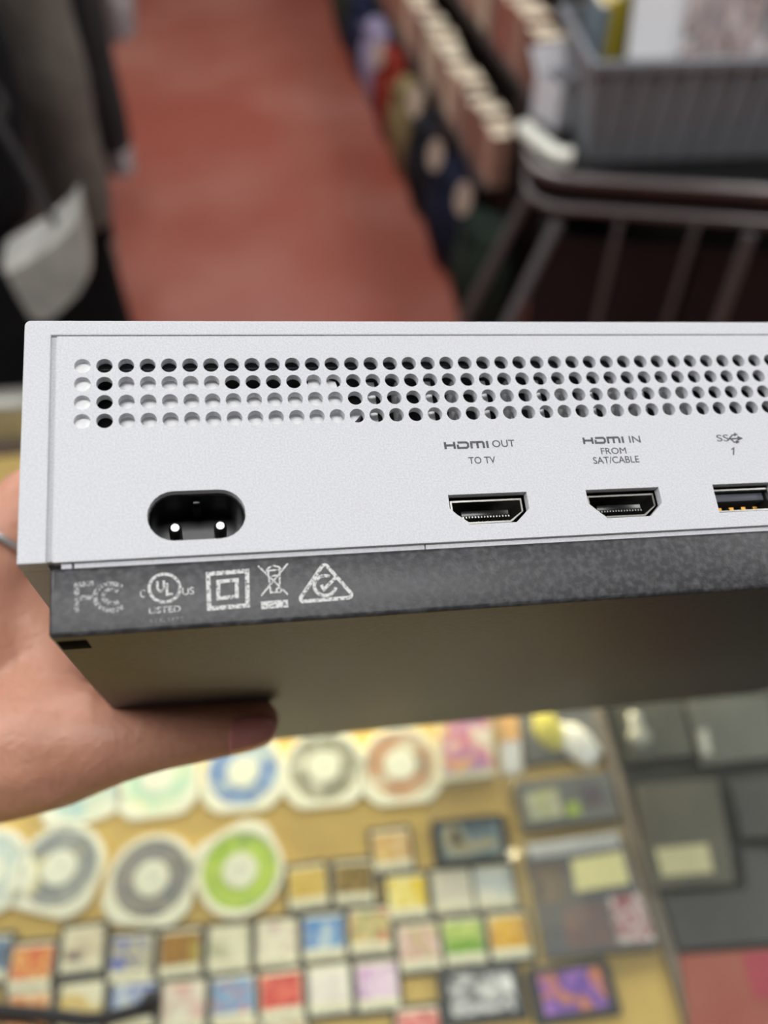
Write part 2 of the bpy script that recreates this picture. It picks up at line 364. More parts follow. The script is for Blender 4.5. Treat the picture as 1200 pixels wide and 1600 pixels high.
# printed marks on the rear panel
Z1 = 0.00002
def pt(u, v): return rp(u, v)
def ink_text(body, u0, v0, u1, v1, m=m_ink, parent=None, name='printed_text'):
    a, b = rp(u0, v1), rp(u1, v0)
    return link(name, fit_text(body, a[0], b[0], a[1], b[1], Z1), m, parent or con)
def hdmi_logo(u0, v0, u1, v1):
    a, b = rp(u0, v1), rp(u1, v0); w, h = b[0]-a[0], b[1]-a[1]
    P = lambda x, y: (a[0]+x*w, a[1]+y*h)
    s = 0.30*h
    L = [([P(0.035, 0), P(0.035, 1)], False), ([P(0.235, 0), P(0.235, 1)], False), ([P(0.035, 0.52), P(0.235, 0.52)], False),
         ([P(0.31, 0.60), P(0.31, 0.12), P(0.50, 0.12), P(0.535, 0.3), P(0.535, 0.72), P(0.50, 0.88), P(0.31, 0.88)], False),
         ([P(0.61, 0), P(0.61, 0.88), P(0.86, 0.88), P(0.88, 0.7), P(0.88, 0)], False), ([P(0.745, 0), P(0.745, 0.88)], False), ([P(0.965, 0), P(0.965, 1)], False)]
    return link('printed_logo', strokes(L, s, 0, Z1*2), m_ink, con)
hdmi_logo(694, 689, 763, 702)
ink_text('OUT', 770, 687, 803, 699)
ink_text('TO TV', 733, 713, 773, 725)
hdmi_logo(911, 682, 974, 694)
ink_text('IN', 984, 681, 999, 692)
ink_text('FROM', 940, 699, 977, 710)
ink_text('SAT/CABLE', 928, 712, 997, 725)
ink_text('SS', 1121, 679, 1137, 690)
def uv_strokes(lines, wmm, m, parent, name='printed_logo', z=0.0):
    L = [([rp(u, v, z) for u, v in p], c) for p, c in lines]
    return link(name, strokes(L, wmm*MM, z, z+Z1*2), m, parent)
us = uv_strokes([([(1143, 702.5), (1146.5, 700), (1146, 711)], False), ([(1137, 686), (1158, 685)], False), ([(1139, 686), (1144, 680), (1148, 679)], False), ([(1142, 686), (1147, 691), (1152, 690.5)], False),
                 ([(1153, 682.5), (1159, 685), (1153, 687.5)], True), ([(1148, 677.5), (1151, 679), (1148, 680.5)], True), ([(1151, 689), (1154, 690.5), (1151, 692)], True)], 0.32, m_ink, con)
# printed marks on the dark base (worn)
ZB = -0.3*MM
def arc_uv(cu, cv, ru, rv, a0, a1, n=18): return [(cu+ru*math.cos(math.radians(a0+(a1-a0)*i/(n-1))), cv-rv*math.sin(math.radians(a0+(a1-a0)*i/(n-1)))) for i in range(n)]
uv_strokes([([(120, 957), (120, 914), (146, 911)], False), ([(120, 935), (146, 933)], False)], 0.9, m_ink3, base, z=ZB)
uv_strokes([(arc_uv(174, 933, 26, 21, 48, 318), False), (arc_uv(176, 932, 14, 11, 50, 312), False)], 0.85, m_ink3, base, z=ZB)
uv_strokes([(arc_uv(257, 919, 24, 22, 0, 345, 30), True)], 0.55, m_ink2, base, z=ZB)
def base_text(body, u0, v0, u1, v1, m):
    a, b = rp(u0, v1, ZB), rp(u1, v0, ZB)
    return link('printed_text', fit_text(body, a[0], b[0], a[1], b[1], ZB), m, base)
uv_strokes([([(246, 908), (246, 919), (249, 924), (253, 924), (256, 919), (256, 907)], False), ([(261, 911), (261, 929), (270, 928)], False)], 0.42, m_ink2, base, z=ZB)
base_text('C', 219, 921, 227, 934, m_ink2); base_text('US', 285, 917, 303, 930, m_ink2)
base_text('LISTED', 233, 946, 282, 959, m_ink2); base_text('I.T.E. 277C', 235, 964, 287, 973, m_ink3)
uv_strokes([([(325, 897), (386, 892), (387, 946), (327, 951)], True)], 0.8, m_ink2, base, z=ZB)
uv_strokes([([(341, 909), (370, 906), (370, 932), (341, 935)], True)], 0.7, m_ink2, base, z=ZB)
uv_strokes([([(403, 884), (450, 929)], False), ([(450, 880), (408, 931)], False), ([(419, 893), (423, 926), (436, 925)], False), ([(437, 889), (437, 915)], False), ([(416, 892), (420, 887), (428, 884), (436, 886), (439, 890), (416, 892)], False),
            (arc_uv(436, 922, 4, 3.6, 0, 340, 10), True), ([(424, 900), (432, 899)], False)], 0.32, m_ink2, base, z=ZB)
uv_strokes([([(408, 946), (450, 943)], False)], 1.45, m_ink2, base, z=ZB)
uv_strokes([(arc_uv(474, 935, 4, 5, 160, 260, 5)+arc_uv(544, 929, 5, 5, 285, 385, 5)+arc_uv(507, 887, 5, 4, 40, 140, 5), True)], 0.7, m_ink2, base, z=ZB)
uv_strokes([(arc_uv(508, 915, 17, 15.5, 65, 350, 22), False), ([(502, 914), (506, 921), (524, 903)], False)], 0.62, m_ink2, base, z=ZB)

# ------------------------------------------------------------------ hand
def blob_chain(bm, chain):
    for (a, ra), (b, rb_) in zip(chain[:-1], chain[1:]):
        a, b = Vector(a), Vector(b); n = max(2, int((b-a).length/(min(ra, rb_)*0.22)))
        for i in range(n+1):
            t = i/n; c = a.lerp(b, t); r = ra+(rb_-ra)*t
            bmesh.ops.create_icosphere(bm, subdivisions=2, radius=r, matrix=Matrix.Translation(c))
def cp(x, y, z): return CM @ Vector((x*MM, -y*MM, -z*MM))      # console mm (right, down, deep) -> world
H = 0.001
bm = bmesh.new()
THUMB = [(dp(0, 1160, .252), 24*H), (dp(75, 1160, .243), 19.5*H), (dp(170, 1155, .238), 13.2*H), (dp(235, 1149, .239), 10.8*H), (dp(300, 1143, .243), 9.6*H), (dp(350, 1136, .246), 9.0*H), (dp(396, 1129, .249), 8.2*H)]
blob_chain(bm, THUMB)
blob_chain(bm, [(dp(-420, 1270, .275), 29*H), (dp(-250, 1190, .272), 27*H), (dp(-60, 1140, .262), 29*H), (dp(0, 1160, .252), 24*H)])      # wrist, heel
blob_chain(bm, [(dp(-1500, 1800, .30), 40*H), (dp(-900, 1500, .285), 37*H), (dp(-420, 1270, .275), 29*H)])                                  # forearm
blob_chain(bm, [(dp(-60, 1140, .262), 28*H), (dp(-35, 1010, .255), 19*H), (dp(-30, 890, .252), 13.5*H), (dp(50, 780, .258), 10.5*H), (cp(4, -13, 112), 9*H), (cp(30, -10, 116), 8*H), (cp(52, -8, 118), 7*H)])   # index
blob_chain(bm, [(dp(-60, 1140, .262), 24*H), (dp(60, 1090, .252), 15*H), (dp(90, 1040, .256), 12*H), (dp(40, 960, .258), 13*H)])            # web
for k, dz in enumerate((22, 42, 60)):
    L = (1.05, 1.0, 0.8)[k]
    blob_chain(bm, [(dp(-60, 1140, .262+dz*0.0006), 22*H), (cp(-26, 34, 118+dz), 17*H), (cp(-22, 0, 114+dz), 12*H), (cp(-4, -15, 114+dz), 9.5*H), (cp(28*L, -10.5, 116+dz), 8.2*H), (cp(56*L, -8, 118+dz), 7*H)])
hme = bpy.data.meshes.new('hand'); bm.to_mesh(hme); bm.free()
hand = bpy.data.objects.new('hand_tmp', hme); COL.objects.link(hand)
md = hand.modifiers.new('r', 'REMESH'); md.mode = 'VOXEL'; md.voxel_size = 0.0016; md.use_smooth_shade = True
ms = hand.modifiers.new('s', 'SMOOTH'); ms.factor = 0.5; ms.iterations = 14
dg = bpy.context.evaluated_depsgraph_get()
hm = bpy.data.meshes.new_from_object(hand.evaluated_get(dg)); bpy.data.objects.remove(hand)
for p in hm.polygons: p.use_smooth = True
hm.materials.clear()
m_skin = mat('skin', rgb(184, 130, 106), 0.48, col2=rgb(200, 148, 124), vscale=70, ramp=(0.35, 0.7), detail=8, bump=0.45, bscale=420, sss=0.25)
hd = tag(link('hand', hm, m_skin), 'bare hand gripping the console, thumb pressed along its dark underside', 'hand')
# thumbnail: a curved plate on the viewer's lower side of the tip
tipA, tipB = dp(352, 1136, .246), dp(410, 1128, .249)
ax = (tipB-tipA).normalized(); outw = -(FW*0.93) - UP*0.36; outw = (outw-ax*outw.dot(ax)).normalized(); side = ax.cross(outw)
V, Fc = [], []
from mathutils.bvhtree import BVHTree
bvh = BVHTree.FromPolygons([v.co for v in hm.vertices], [tuple(p.vertices) for p in hm.polygons])
NU, NV = 15, 11
tipC = dp(396, 1129, .249)
for i in range(NU):
    s_ = i/(NU-1)
    org = tipA.lerp(tipC, min(1, s_/0.62)); b_ = math.radians(max(0, s_-0.62)/0.38*58)
    half = 0.88*max(0.12, 1-abs(2*s_-1)**5)**0.5
    for j in range(NV):
        a = (2*j/(NV-1)-1)*half
        dr = (outw*math.cos(a)+side*math.sin(a))*math.cos(b_)+ax*math.sin(b_)
        hit = bvh.ray_cast(org+dr*0.03, -dr)[0]
        V.append((hit if hit is not None else org+dr*0.0085)+dr*0.00025)
for i in range(NU-1):
    for j in range(NV-1): Fc.append((i*NV+j, (i+1)*NV+j, (i+1)*NV+j+1, i*NV+j+1))
me = pydata(V, Fc, 60)
nail = link('thumbnail', me, mat('nail', rgb(190, 122, 118), 0.2, var=0.05, vscale=300, coat=0.4), hd)
so = nail.modifiers.new('t', 'SOLIDIFY'); so.thickness = 0.0005
# ring
ra, rb_ = dp(-28, 800, .250), dp(26, 806, .250)
cen = dp(-2, 838, .2525); axd = (dp(50, 780, .258)-dp(-30, 890, .252)).normalized()
e1 = axd.orthogonal().normalized(); e2 = axd.cross(e1)
tag(link('ring', tube([cen+(e1*math.cos(t)+e2*math.sin(t))*12.9*H for t in [2*math.pi*i/40 for i in range(40)]], 1.2*H, 8, closed=True), m_pin), 'thin silver ring on the finger left of the console', 'ring')

# ------------------------------------------------------------------ display counter
ZI, ZG = 0.92, 0.975         # item shelf, top of the glass
m_alu = mat('brushed_aluminium', rgb(150, 148, 140), 0.4, metal=0.8, var=0.08, vscale=30)
m_wood = mat('dark_wood_laminate', rgb(84, 56, 46), 0.5, var=0.25, vscale=14, detail=8)
m_card = mat('tan_board', rgb(206, 174, 98), 0.75, var=0.07, vscale=18, detail=6)
m_dark = mat('dark_felt', rgb(58, 58, 50), 0.85, var=0.15, vscale=30)
m_pane = clear('counter_glass', (0.97, 0.985, 0.97, 1), 1.45, 0.02, haze=0.015)
CX0, CX1, CY0, CY1 = -1.15, 1.05, -0.28, 0.690
cnt = thing('display_counter', 'glass-topped shop display counter with tan shelf under the console', 'counter', (0, 0, 0), CROT)
link('plinth', boxes([(CX0, CX1, CY1-0.02, CY1, 0, 0.80), (CX0, CX1, CY0, CY0+0.02, 0, 0.80), (CX0, CX0+0.02, CY0+0.02, CY1-0.02, 0, 0.80), (CX1-0.02, CX1, CY0+0.02, CY1-0.02, 0, 0.80)]), m_wood, cnt)
link('shelf_board', box(CX0+0.02, 0.206, CY0+0.02, CY1-0.02, ZI-0.012, ZI), m_card, cnt)
link('dark_shelf_board', box(0.214, CX1-0.02, CY0+0.02, CY1-0.02, ZI-0.012, ZI), m_dark, cnt)
link('divider', box(0.2062, 0.2138, CY0+0.02, CY1-0.02, ZI-0.012, ZI+0.008, 0.001), mat('grey_brown_divider', rgb(120, 108, 92), 0.6, var=0.1), cnt)
link('glass_top', box(CX0+0.012, CX1-0.012, CY0+0.012, CY1-0.012, ZG-0.006, ZG), m_pane, cnt)
link('rail', box(CX0, CX1, CY1-0.012, CY1+0.02, ZG-0.05, ZG+0.004, 0.002), m_alu, cnt)
link('rail', box(CX0, CX1, CY0-0.02, CY0+0.012, ZG-0.05, ZG+0.004, 0.002), m_alu, cnt)
link('rail', box(CX0-0.02, CX0+0.012, CY0-0.02, CY1+0.02, ZG-0.05, ZG+0.0035, 0.002), m_alu, cnt)
link('rail', box(CX1-0.012, CX1+0.02, CY0-0.02, CY1+0.02, ZG-0.05, ZG+0.0035, 0.002), m_alu, cnt)
link('apron', boxes([(CX0, CX1, CY1-0.02, CY1, 0.8, ZG-0.05), (CX0, CX1, CY0, CY0+0.02, 0.8, ZG-0.05), (CX0, CX0+0.02, CY0+0.02, CY1-0.02, 0.8, ZG-0.05), (CX1-0.02, CX1, CY0+0.02, CY1-0.02, 0.8, ZG-0.05)]), m_wood, cnt)
st = link('light_strip', box(-0.175, 0.29, 0.625, 0.66, 0.945, 0.966, 0.002), m_fix, cnt)
link('lens', box(-0.165, 0.28, 0.619, 0.625, 0.949, 0.963, 0.001), mat('warm_lens', rgb(250, 240, 200), 0.4, emit=(1, 0.86, 0.52, 1), estr=4, var=0.01), st)

def place(u, v, dz=0.0): p = at(u, v, ZI+0.002); return (p.x, p.y, ZI+dz)
ROW = math.radians(-6)
# --- disc cartridges
def umd_outline(r, k):
    out = []
    for i in range(64):
        a = 2*math.pi*i/64; c, s = math.cos(a), math.sin(a)
        sq = 1/max(abs(c), abs(s))                       # square radius
        e = 1.0
        if s < 0: e = min(sq, 1+0.155*min(1, -s*1.8))      # squarish lower half
        elif c > 0 and s > 0: e = min(sq, 1+0.04*math.sin(2*a))
        out.append((r*e*c, r*e*s))
    return out
m_caddy = mat('milky_plastic', rgb(238, 234, 214), 0.3, var=0.02, sss=0.2)
me_case = shape([umd_outline(0.0318, 0)], 0, 0.0034, 0.0006)
me_rim = shape([umd_outline(0.0318, 0), circle(0, 0.0005, 0.0275, 48)], 0.0034, 0.0042, 0.0003)
me_disc = shape([circle(0, 0.0005, 0.0270, 48), circle(0, 0.0005, 0.0128, 32)], 0.0034, 0.0037)
me_hub = shape([circle(0, 0.0005, 0.0126, 32), circle(0, 0.0005, 0.0035, 16)], 0.0034, 0.0040, 0.0002)
me_spin = shape([circle(0, 0.0005, 0.0033, 16)], 0.0034, 0.0038)
UMD = [(128, 1228, 10, [(206, 226, 220), (150, 196, 206), (225, 225, 190)], 'pale teal disc cartridge half hidden behind the thumb'),
       (247, 1216, -4, [(214, 228, 190), (168, 214, 190), (236, 232, 180)], 'pale green and cream disc cartridge just below the thumb'),
       (380, 1207, -6, [(120, 156, 206), (60, 100, 180), (170, 190, 200)], 'disc cartridge with blue label ring below the thumb tip'),
       (506, 1200, -6, [(172, 172, 154), (96, 98, 80), (206, 204, 186)], 'disc cartridge with olive grey label ring right of the blue one'),
       (625, 1196, -6, [(120, 118, 104), (176, 112, 72), (196, 190, 170)], 'disc cartridge with rust brown and grey label ring'),
       (-22, 1366, 20, [(206, 214, 204), (176, 200, 200), (236, 236, 210)], 'pale disc cartridge cut off at the left picture edge'),
       (93, 1358, -24, [(150, 154, 152), (98, 106, 118), (206, 196, 140)], 'disc cartridge with light grey label ring in the lower row'),
       (237, 1374, -14, [(92, 98, 112), (130, 124, 120), (70, 76, 88)], 'disc cartridge with dark grey label ring beside the green one'),
       (375, 1360, 200, [(140, 182, 40), (172, 206, 60), (120, 160, 60)], 'disc cartridge with bright green label ring')]
for i, (u, v, rz, cs, lab) in enumerate(UMD):
    t = thing('disc_cartridge', lab, 'disc cartridge', place(u, v), math.radians(rz), 'disc cartridges on the tan shelf')
    cse = link('case', me_case, m_caddy, t); link('case_rim', me_rim, m_caddy, cse)
    d = link('label_ring', me_disc.copy(), art('disc_print', [rgb(*[q*0.72+e*0.28 for q, e in zip(c, (226, 224, 204))]) for c in cs], 45, 0.25, i*1.7), t)
    link('hub', me_hub, m_caddy, t); link('spindle_plate', me_spin, m_caddy, t)
# --- game cards
m_shellg = mat('card_grey_plastic', rgb(48, 48, 47), 0.5, var=0.08, bump=0.1, bscale=900)
me_cshell = shape([[(-0.0165, -0.0175), (0.0165, -0.0175), (0.0165, 0.0148), (0.0142, 0.0175), (-0.0165, 0.0175)]], 0, 0.0036, 0.0004)
me_label = shape([rrect(-0.0137, 0.0137, -0.0143, 0.0143, 0.0012)], 0.0036, 0.00372)
me_art = shape([rrect(-0.0132, 0.0132, -0.0078, 0.0122, 0.0008)], 0.00372, 0.00380)
me_mark = shape([rrect(-0.0105, 0.0105, -0.0136, -0.0112, 0.0004)], 0.00372, 0.00378)
m_cream = mat('card_label_paper', rgb(226, 222, 192), 0.4, var=0.02)
m_marktxt = mat('small_print', rgb(150, 148, 130), 0.5, col2=rgb(222, 218, 190), vscale=700, ramp=(0.4, 0.55))
CARDS = [
 (-18, 1500, [(60, 96, 150), (120, 150, 180), (40, 60, 100)], 'game card with blue label cut off at the left picture edge'),
 (50, 1511, [(224, 150, 60), (206, 60, 40), (232, 180, 90), (200, 40, 40)], 'game card with orange and red label, leftmost full one of its row'),
 (130, 1483, [(222, 216, 190), (216, 206, 176), (120, 100, 96)], 'cream labelled game card with a dark smudge, right of the orange red one'),
 (206, 1497, [(90, 104, 180), (196, 190, 150), (62, 74, 150)], 'game card with indigo blue and cream label'),
 (282, 1489, [(170, 130, 50), (140, 96, 40), (176, 160, 70)], 'game card with brownish gold label between the indigo and the plain cream one'),
 (358, 1482, [(222, 220, 196), (214, 212, 184), (160, 160, 130)], 'plain cream game card with small grey motif right of the brownish gold one'),
 (433, 1473, [(224, 222, 198), (218, 212, 192), (190, 160, 160)], 'plain cream game card left of the sky blue one'),
 (506, 1464, [(110, 164, 206), (60, 120, 190), (180, 200, 210)], 'game card with sky blue label'),
 (578, 1454, [(206, 110, 80), (120, 170, 120), (226, 180, 110), (110, 150, 190)], 'game card with multicoloured orange and green label right of the sky blue one'),
 (655, 1480, [(226, 220, 200), (200, 150, 150), (180, 186, 120)], 'pale game card with pink and green specks left of the green one'),
 (725, 1471, [(130, 170, 50), (96, 150, 40), (190, 206, 110)], 'game card with leaf green label'),
 (796, 1463, [(226, 180, 60), (206, 150, 40), (236, 206, 120)], 'game card with amber yellow label beside the bagged dark case'),
 (43, 1588, [(226, 176, 110), (206, 120, 60), (230, 200, 150)], 'game card with peach label under the black cable at far left'),
 (127, 1574, [(222, 220, 196), (206, 170, 60), (190, 200, 200)], 'cream game card with a yellow patch, second above the black cable'),
 (208, 1571, [(70, 120, 200), (200, 206, 206), (50, 90, 180)], 'game card with bright blue label beneath the cable tip'),
 (287, 1572, [(226, 224, 206), (216, 190, 180), (196, 60, 60)], 'white game card with a red line right of the cable tip'),
 (365, 1563, [(206, 200, 190), (90, 160, 206), (206, 120, 100)], 'game card with sky blue and salmon label left of the crimson one'),
 (440, 1555, [(196, 50, 50), (220, 110, 90), (180, 30, 50)], 'game card with crimson label'),
 (515, 1546, [(228, 224, 212), (222, 214, 206), (190, 170, 170)], 'white game card between the crimson and the lilac one'),
 (590, 1540, [(196, 150, 200), (226, 206, 220), (170, 120, 180)], 'game card with lilac label'),
 (481, 1386, [(216, 190, 100), (196, 166, 80), (222, 206, 140)], 'game card with pale gold label right of the green disc'),
 (553, 1379, [(150, 126, 66), (110, 92, 50), (176, 150, 90)], 'game card with dark bronze label in the short upper row'),
 (612, 1329, [(216, 186, 120), (196, 150, 90), (222, 206, 160)], 'tan labelled game card placed highest, left of the wide dark cartridge'),
 (636, 1401, [(232, 206, 40), (222, 190, 30), (236, 226, 150)], 'game card with vivid yellow label'),
 (707, 1392, [(222, 216, 196), (206, 200, 180), (216, 206, 186)], 'cream game card right of the vivid yellow one'),
 (772, 1386, [(220, 216, 196), (180, 190, 190), (206, 206, 190)], 'pale grey game card below the wide dark cartridge'),
 (372, 1640, [(220, 206, 170), (160, 120, 90), (206, 190, 150)], 'brown flecked game card in the bottom row at the picture edge'),
 (447, 1634, [(216, 206, 180), (180, 150, 110), (200, 190, 160)], 'beige game card in the bottom row at the picture edge'),
 (655, 1615, [(206, 90, 80), (226, 160, 150), (180, 60, 60)], 'game card with rosy red label cut off at the bottom edge'),
]
for i, (u, v, cs, lab) in enumerate(CARDS):
    t = thing('game_card', lab, 'game card', place(u, v), ROW+random.uniform(-.03, .03), 'small game cards on the tan shelf')
    link('shell', me_cshell, m_shellg, t); lb = link('label', me_label, m_cream, t)
    link('artwork', me_art.copy(), art('card_art', [rgb(*c) for c in cs], 70, 0.35, i*2.3+1), lb)
    link('small_print', me_mark, m_marktxt, lb)
# --- wide cartridges
m_cart = mat('cartridge_black_plastic', rgb(44, 45, 46), 0.45, var=0.08, bump=0.1, bscale=800)
me_cart = shape([[(-0.0285, -0.0165), (0.0285, -0.0165), (0.0285, 0.013), (0.0265, 0.0175), (-0.0265, 0.0175), (-0.0285, 0.013)]], 0, 0.0085, 0.0010)
me_clab = shape([rrect(-0.0215, 0.0215, -0.0118, 0.0125, 0.002)], 0.0085, 0.0087)
me_cgrip = shape([rrect(-0.012, 0.012, -0.0150, -0.0136, 0.0005)], 0.0085, 0.0092)
for i, (u, v, cs, lab) in enumerate([(735, 1318, [(60, 74, 80), (110, 130, 140), (170, 160, 120), (40, 44, 50)], 'wide dark game cartridge with slate blue label above the cream cards'),
                          (752, 1556, [(60, 60, 62), (206, 206, 206), (96, 96, 98), (226, 226, 224)], 'wide dark game cartridge with black and white label'),
                          (893, 1552, [(130, 80, 170), (206, 130, 70), (100, 70, 150), (160, 110, 190)], 'wide dark game cartridge with purple and orange label')]):
    t = thing('game_cartridge', lab, 'game cartridge', place(u, v), ROW+(0.03 if i == 2 else 0), 'wide game cartridges on the tan shelf')
    link('shell', me_cart, m_cart, t)
    link('label', me_clab.copy(), art('cartridge_art', [rgb(*c) for c in cs], 48, 0.35, i*5+3), t); link('grip_ridge', me_cgrip, m_cart, t)
# --- bagged cases and boxes on the right of the tan shelf
m_film = clear('clear_bag', (0.96, 0.96, 0.96, 1), 1.5, 0.12, haze=0.05)
m_filmw = clear('cloudy_bag', (0.93, 0.93, 0.92, 1), 1.5, 0.2, haze=0.06)
def crumple(w, h, z, amp, seed, nx=14, ny=14):
    rnd = random.Random(seed); ph = [(rnd.uniform(60, 160), rnd.uniform(60, 160), rnd.uniform(0, 6)) for _ in range(5)]
    V = []; Fc = []
    for j in range(ny+1):
        for i in range(nx+1):
            x = (i/nx-0.5)*w; y = (j/ny-0.5)*h
            e = min(i, nx-i, j, ny-j); q = sum(math.sin(a*x+b*y+c) for a, b, c in ph)/5
            V.append((x, y, (z+amp*(0.5+0.5*q)) if e > 1 else (z*0.55 if e == 1 else 0.0006)))
    for j in range(ny):
        for i in range(nx): Fc.append((j*(nx+1)+i, j*(nx+1)+i+1, (j+1)*(nx+1)+i+1, (j+1)*(nx+1)+i))
    return pydata(V, Fc, 30)
def quad_thing(name, lab, cat, pix, h, m, bev=0.001, group=None, z=0.0):
    P = [at(u, v, ZI+z+h) for u, v in pix]; c = sum(P, Vector())/len(P); c.z = ZI+z
    t = thing(name, lab, cat, c, 0, group)
    link('box', shape([[(p.x-c.x, p.y-c.y) for p in P]], 0, h, bev), m, t); return t, c
def patch(t, c, pix, z, m, name='printed_panel', th=0.0004):
    P = [at(u, v, c.z+z) for u, v in pix]
    return link(name, shape([[(p.x-c.x, p.y-c.y) for p in P]], z, z+th), m, t)
t, c = quad_thing('game_box', 'colourful boxed game with pink, yellow and purple print in a clear bag', 'box', [(690, 1222), (775, 1212), (765, 1090), (680, 1100)], 0.012, m_cream)
patch(t, c, [(695, 1208), (772, 1199), (763, 1100), (686, 1108)], 0.012, art('box_print', [rgb(240, 220, 110), rgb(240, 170, 120), rgb(160, 120, 190), rgb(226, 140, 150), rgb(240, 230, 210)], 42, 0.3, 4), 'printed_cover')
link('bag', crumple(0.085, 0.115, 0.0145, 0.004, 5), m_film, t)
t, c = quad_thing('folded_leaflet', 'white folded leaflet with orange top next to the colourful boxed game', 'leaflet', [(786, 1210), (818, 1206), (806, 1092), (774, 1096)], 0.004, mat('leaflet_paper', rgb(226, 226, 224), 0.5, var=0.03))
patch(t, c, [(781, 1160), (812, 1156), (806, 1100), (775, 1104)], 0.004, art('leaflet_print', [rgb(226, 180, 120), rgb(216, 160, 90)], 40, 0.4, 9), 'printed_top')
t, c = quad_thing('figure_blister', 'dark blister card holding a yellow figure and a white piece', 'toy', [(822, 1196), (955, 1176), (932, 1078), (806, 1092)], 0.006, mat('blister_card', rgb(92, 94, 92), 0.5, var=0.15, vscale=40))
def lump(t, c, u, v, rx, ry, rz, m, name, z=0.006, rot=0):
    p = at(u, v, c.z+z); bm = bmesh.new(); bmesh.ops.create_uvsphere(bm, u_segments=20, v_segments=12, radius=1)
    for q in bm.verts:
        n = 1+0.08*math.sin(5*q.co.x+3*q.co.y)
        q.co = Vector((q.co.x*rx*n, q.co.y*ry*n, max(q.co.z, -0.2)*rz))
    return link(name, bm_mesh(bm, 60), m, t, (p.x-c.x, p.y-c.y, z), (0, 0, rot))
lump(t, c, 858, 1140, 0.012, 0.019, 0.006, mat('yellow_plastic', rgb(206, 196, 80), 0.4, var=0.06), 'yellow_figure', rot=0.2)
lump(t, c, 905, 1162, 0.013, 0.020, 0.006, mat('white_plastic', rgb(232, 232, 226), 0.4, var=0.02), 'white_piece', rot=0.35)
link('bag', crumple(0.075, 0.062, 0.0135, 0.003, 8), m_film, t)
t, c = quad_thing('game_box', 'grey boxed game with a lime green spot above the dark bagged case', 'box', [(818, 1296), (968, 1276), (952, 1205), (806, 1222)], 0.010, mat('grey_box_card', rgb(104, 106, 104), 0.45, var=0.12, vscale=50))
patch(t, c, [(828, 1284), (880, 1276), (870, 1232), (820, 1240)], 0.010, art('pale_print', [rgb(206, 206, 170), rgb(170, 176, 150), rgb(220, 214, 120)], 60, 0.35, 3), 'pale_panel')
patch(t, c, [(886, 1276), (908, 1273), (904, 1253), (883, 1256)], 0.010, mat('lime_print', rgb(160, 186, 60), 0.4, var=0.1), 'green_spot')
patch(t, c, [(912, 1262), (945, 1257), (938, 1226), (908, 1230)], 0.010, art('dark_print', [rgb(70, 76, 96), rgb(110, 90, 90), rgb(60, 64, 70)], 60, 0.35, 13), 'dark_panel')
link('bag', crumple(0.085, 0.055, 0.0125, 0.004, 12), m_film, t)
t, c = quad_thing('game_case', 'dark game case with cream window panel in a crumpled clear bag', 'game case', [(856, 1494), (1030, 1480), (975, 1308), (822, 1330)], 0.014, mat('dark_case_plastic', rgb(84, 84, 88), 0.35, var=0.1, vscale=30))
patch(t, c, [(830, 1342), (970, 1322), (965, 1300), (822, 1320)], 0.014, mat('silver_spine', rgb(186, 188, 190), 0.35, var=0.05), 'title_band')
patch(t, c, [(900, 1394), (984, 1380), (972, 1330), (892, 1344)], 0.014, mat('cream_panel', rgb(228, 222, 160), 0.45, var=0.04), 'cream_panel')
patch(t, c, [(838, 1412), (884, 1406), (876, 1350), (832, 1356)], 0.014, art('brown_print', [rgb(80, 66, 56), rgb(120, 100, 80), rgb(60, 52, 50)], 60, 0.35, 21), 'brown_panel')
patch(t, c, [(886, 1484), (960, 1476), (942, 1410), (878, 1418)], 0.014, art('rust_print', [rgb(120, 84, 66), rgb(100, 80, 84), rgb(150, 100, 70)], 45, 0.35, 23), 'rust_panel')
patch(t, c, [(966, 1474), (1024, 1470), (1000, 1396), (950, 1402)], 0.014, art('red_white_print', [rgb(170, 80, 84), rgb(214, 210, 210), rgb(150, 60, 70), rgb(226, 222, 222)], 70, 0.35, 26), 'red_panel')
link('bag', crumple(0.108, 0.100, 0.0165, 0.004, 15), m_filmw, t)
# --- darker compartment on the right
def slab(lab, pix, h, col, cat='game case', name='game_case', z=0.0):
    return quad_thing(name, lab, cat, pix, h, mat('dim_case', rgb(*col), 0.4, var=0.12, vscale=45), 0.001, 'cases in the dark compartment', z)
t, c = slab('dark olive case with pale blobs at the top of the dark compartment', [(985, 1190), (1085, 1178), (1060, 1085), (965, 1095)], 0.012, (70, 70, 60))
lump(t, c, 1000, 1150, 0.009, 0.010, 0.004, mat('dull_silver', rgb(150, 150, 140), 0.4, var=0.05), 'pale_blob', 0.012)
lump(t, c, 993, 1125, 0.006, 0.007, 0.004, mat('dull_white', rgb(180, 182, 170), 0.4, var=0.05), 'pale_blob', 0.012)
t, c = slab('dim grey case with a pale stripe at the right picture edge', [(1098, 1196), (1230, 1180), (1200, 1085), (1075, 1096)], 0.012, (86, 86, 78))
patch(t, c, [(1098, 1180), (1112, 1178), (1105, 1140), (1090, 1142)], 0.012, mat('dull_white2', rgb(170, 170, 160), 0.4, var=0.05), 'pale_stripe')
t, c = slab('dim brown grey case with a dull cream label in the dark compartment', [(1020, 1390), (1150, 1380), (1120, 1215), (995, 1228)], 0.014, (78, 76, 64))
patch(t, c, [(1035, 1370), (1115, 1363), (1105, 1318), (1023, 1326)], 0.014, mat('dull_cream', rgb(176, 172, 134), 0.45, var=0.05), 'cream_label')
t, c = slab('near black case at the right picture edge of the dark compartment', [(1160, 1310), (1270, 1300), (1250, 1205), (1140, 1218)], 0.012, (52, 52, 46))
t, c = slab('flat charcoal case above the red box', [(1062, 1482), (1230, 1470), (1205, 1330), (1160, 1325), (1165, 1388), (1035, 1400)], 0.010, (62, 61, 58))
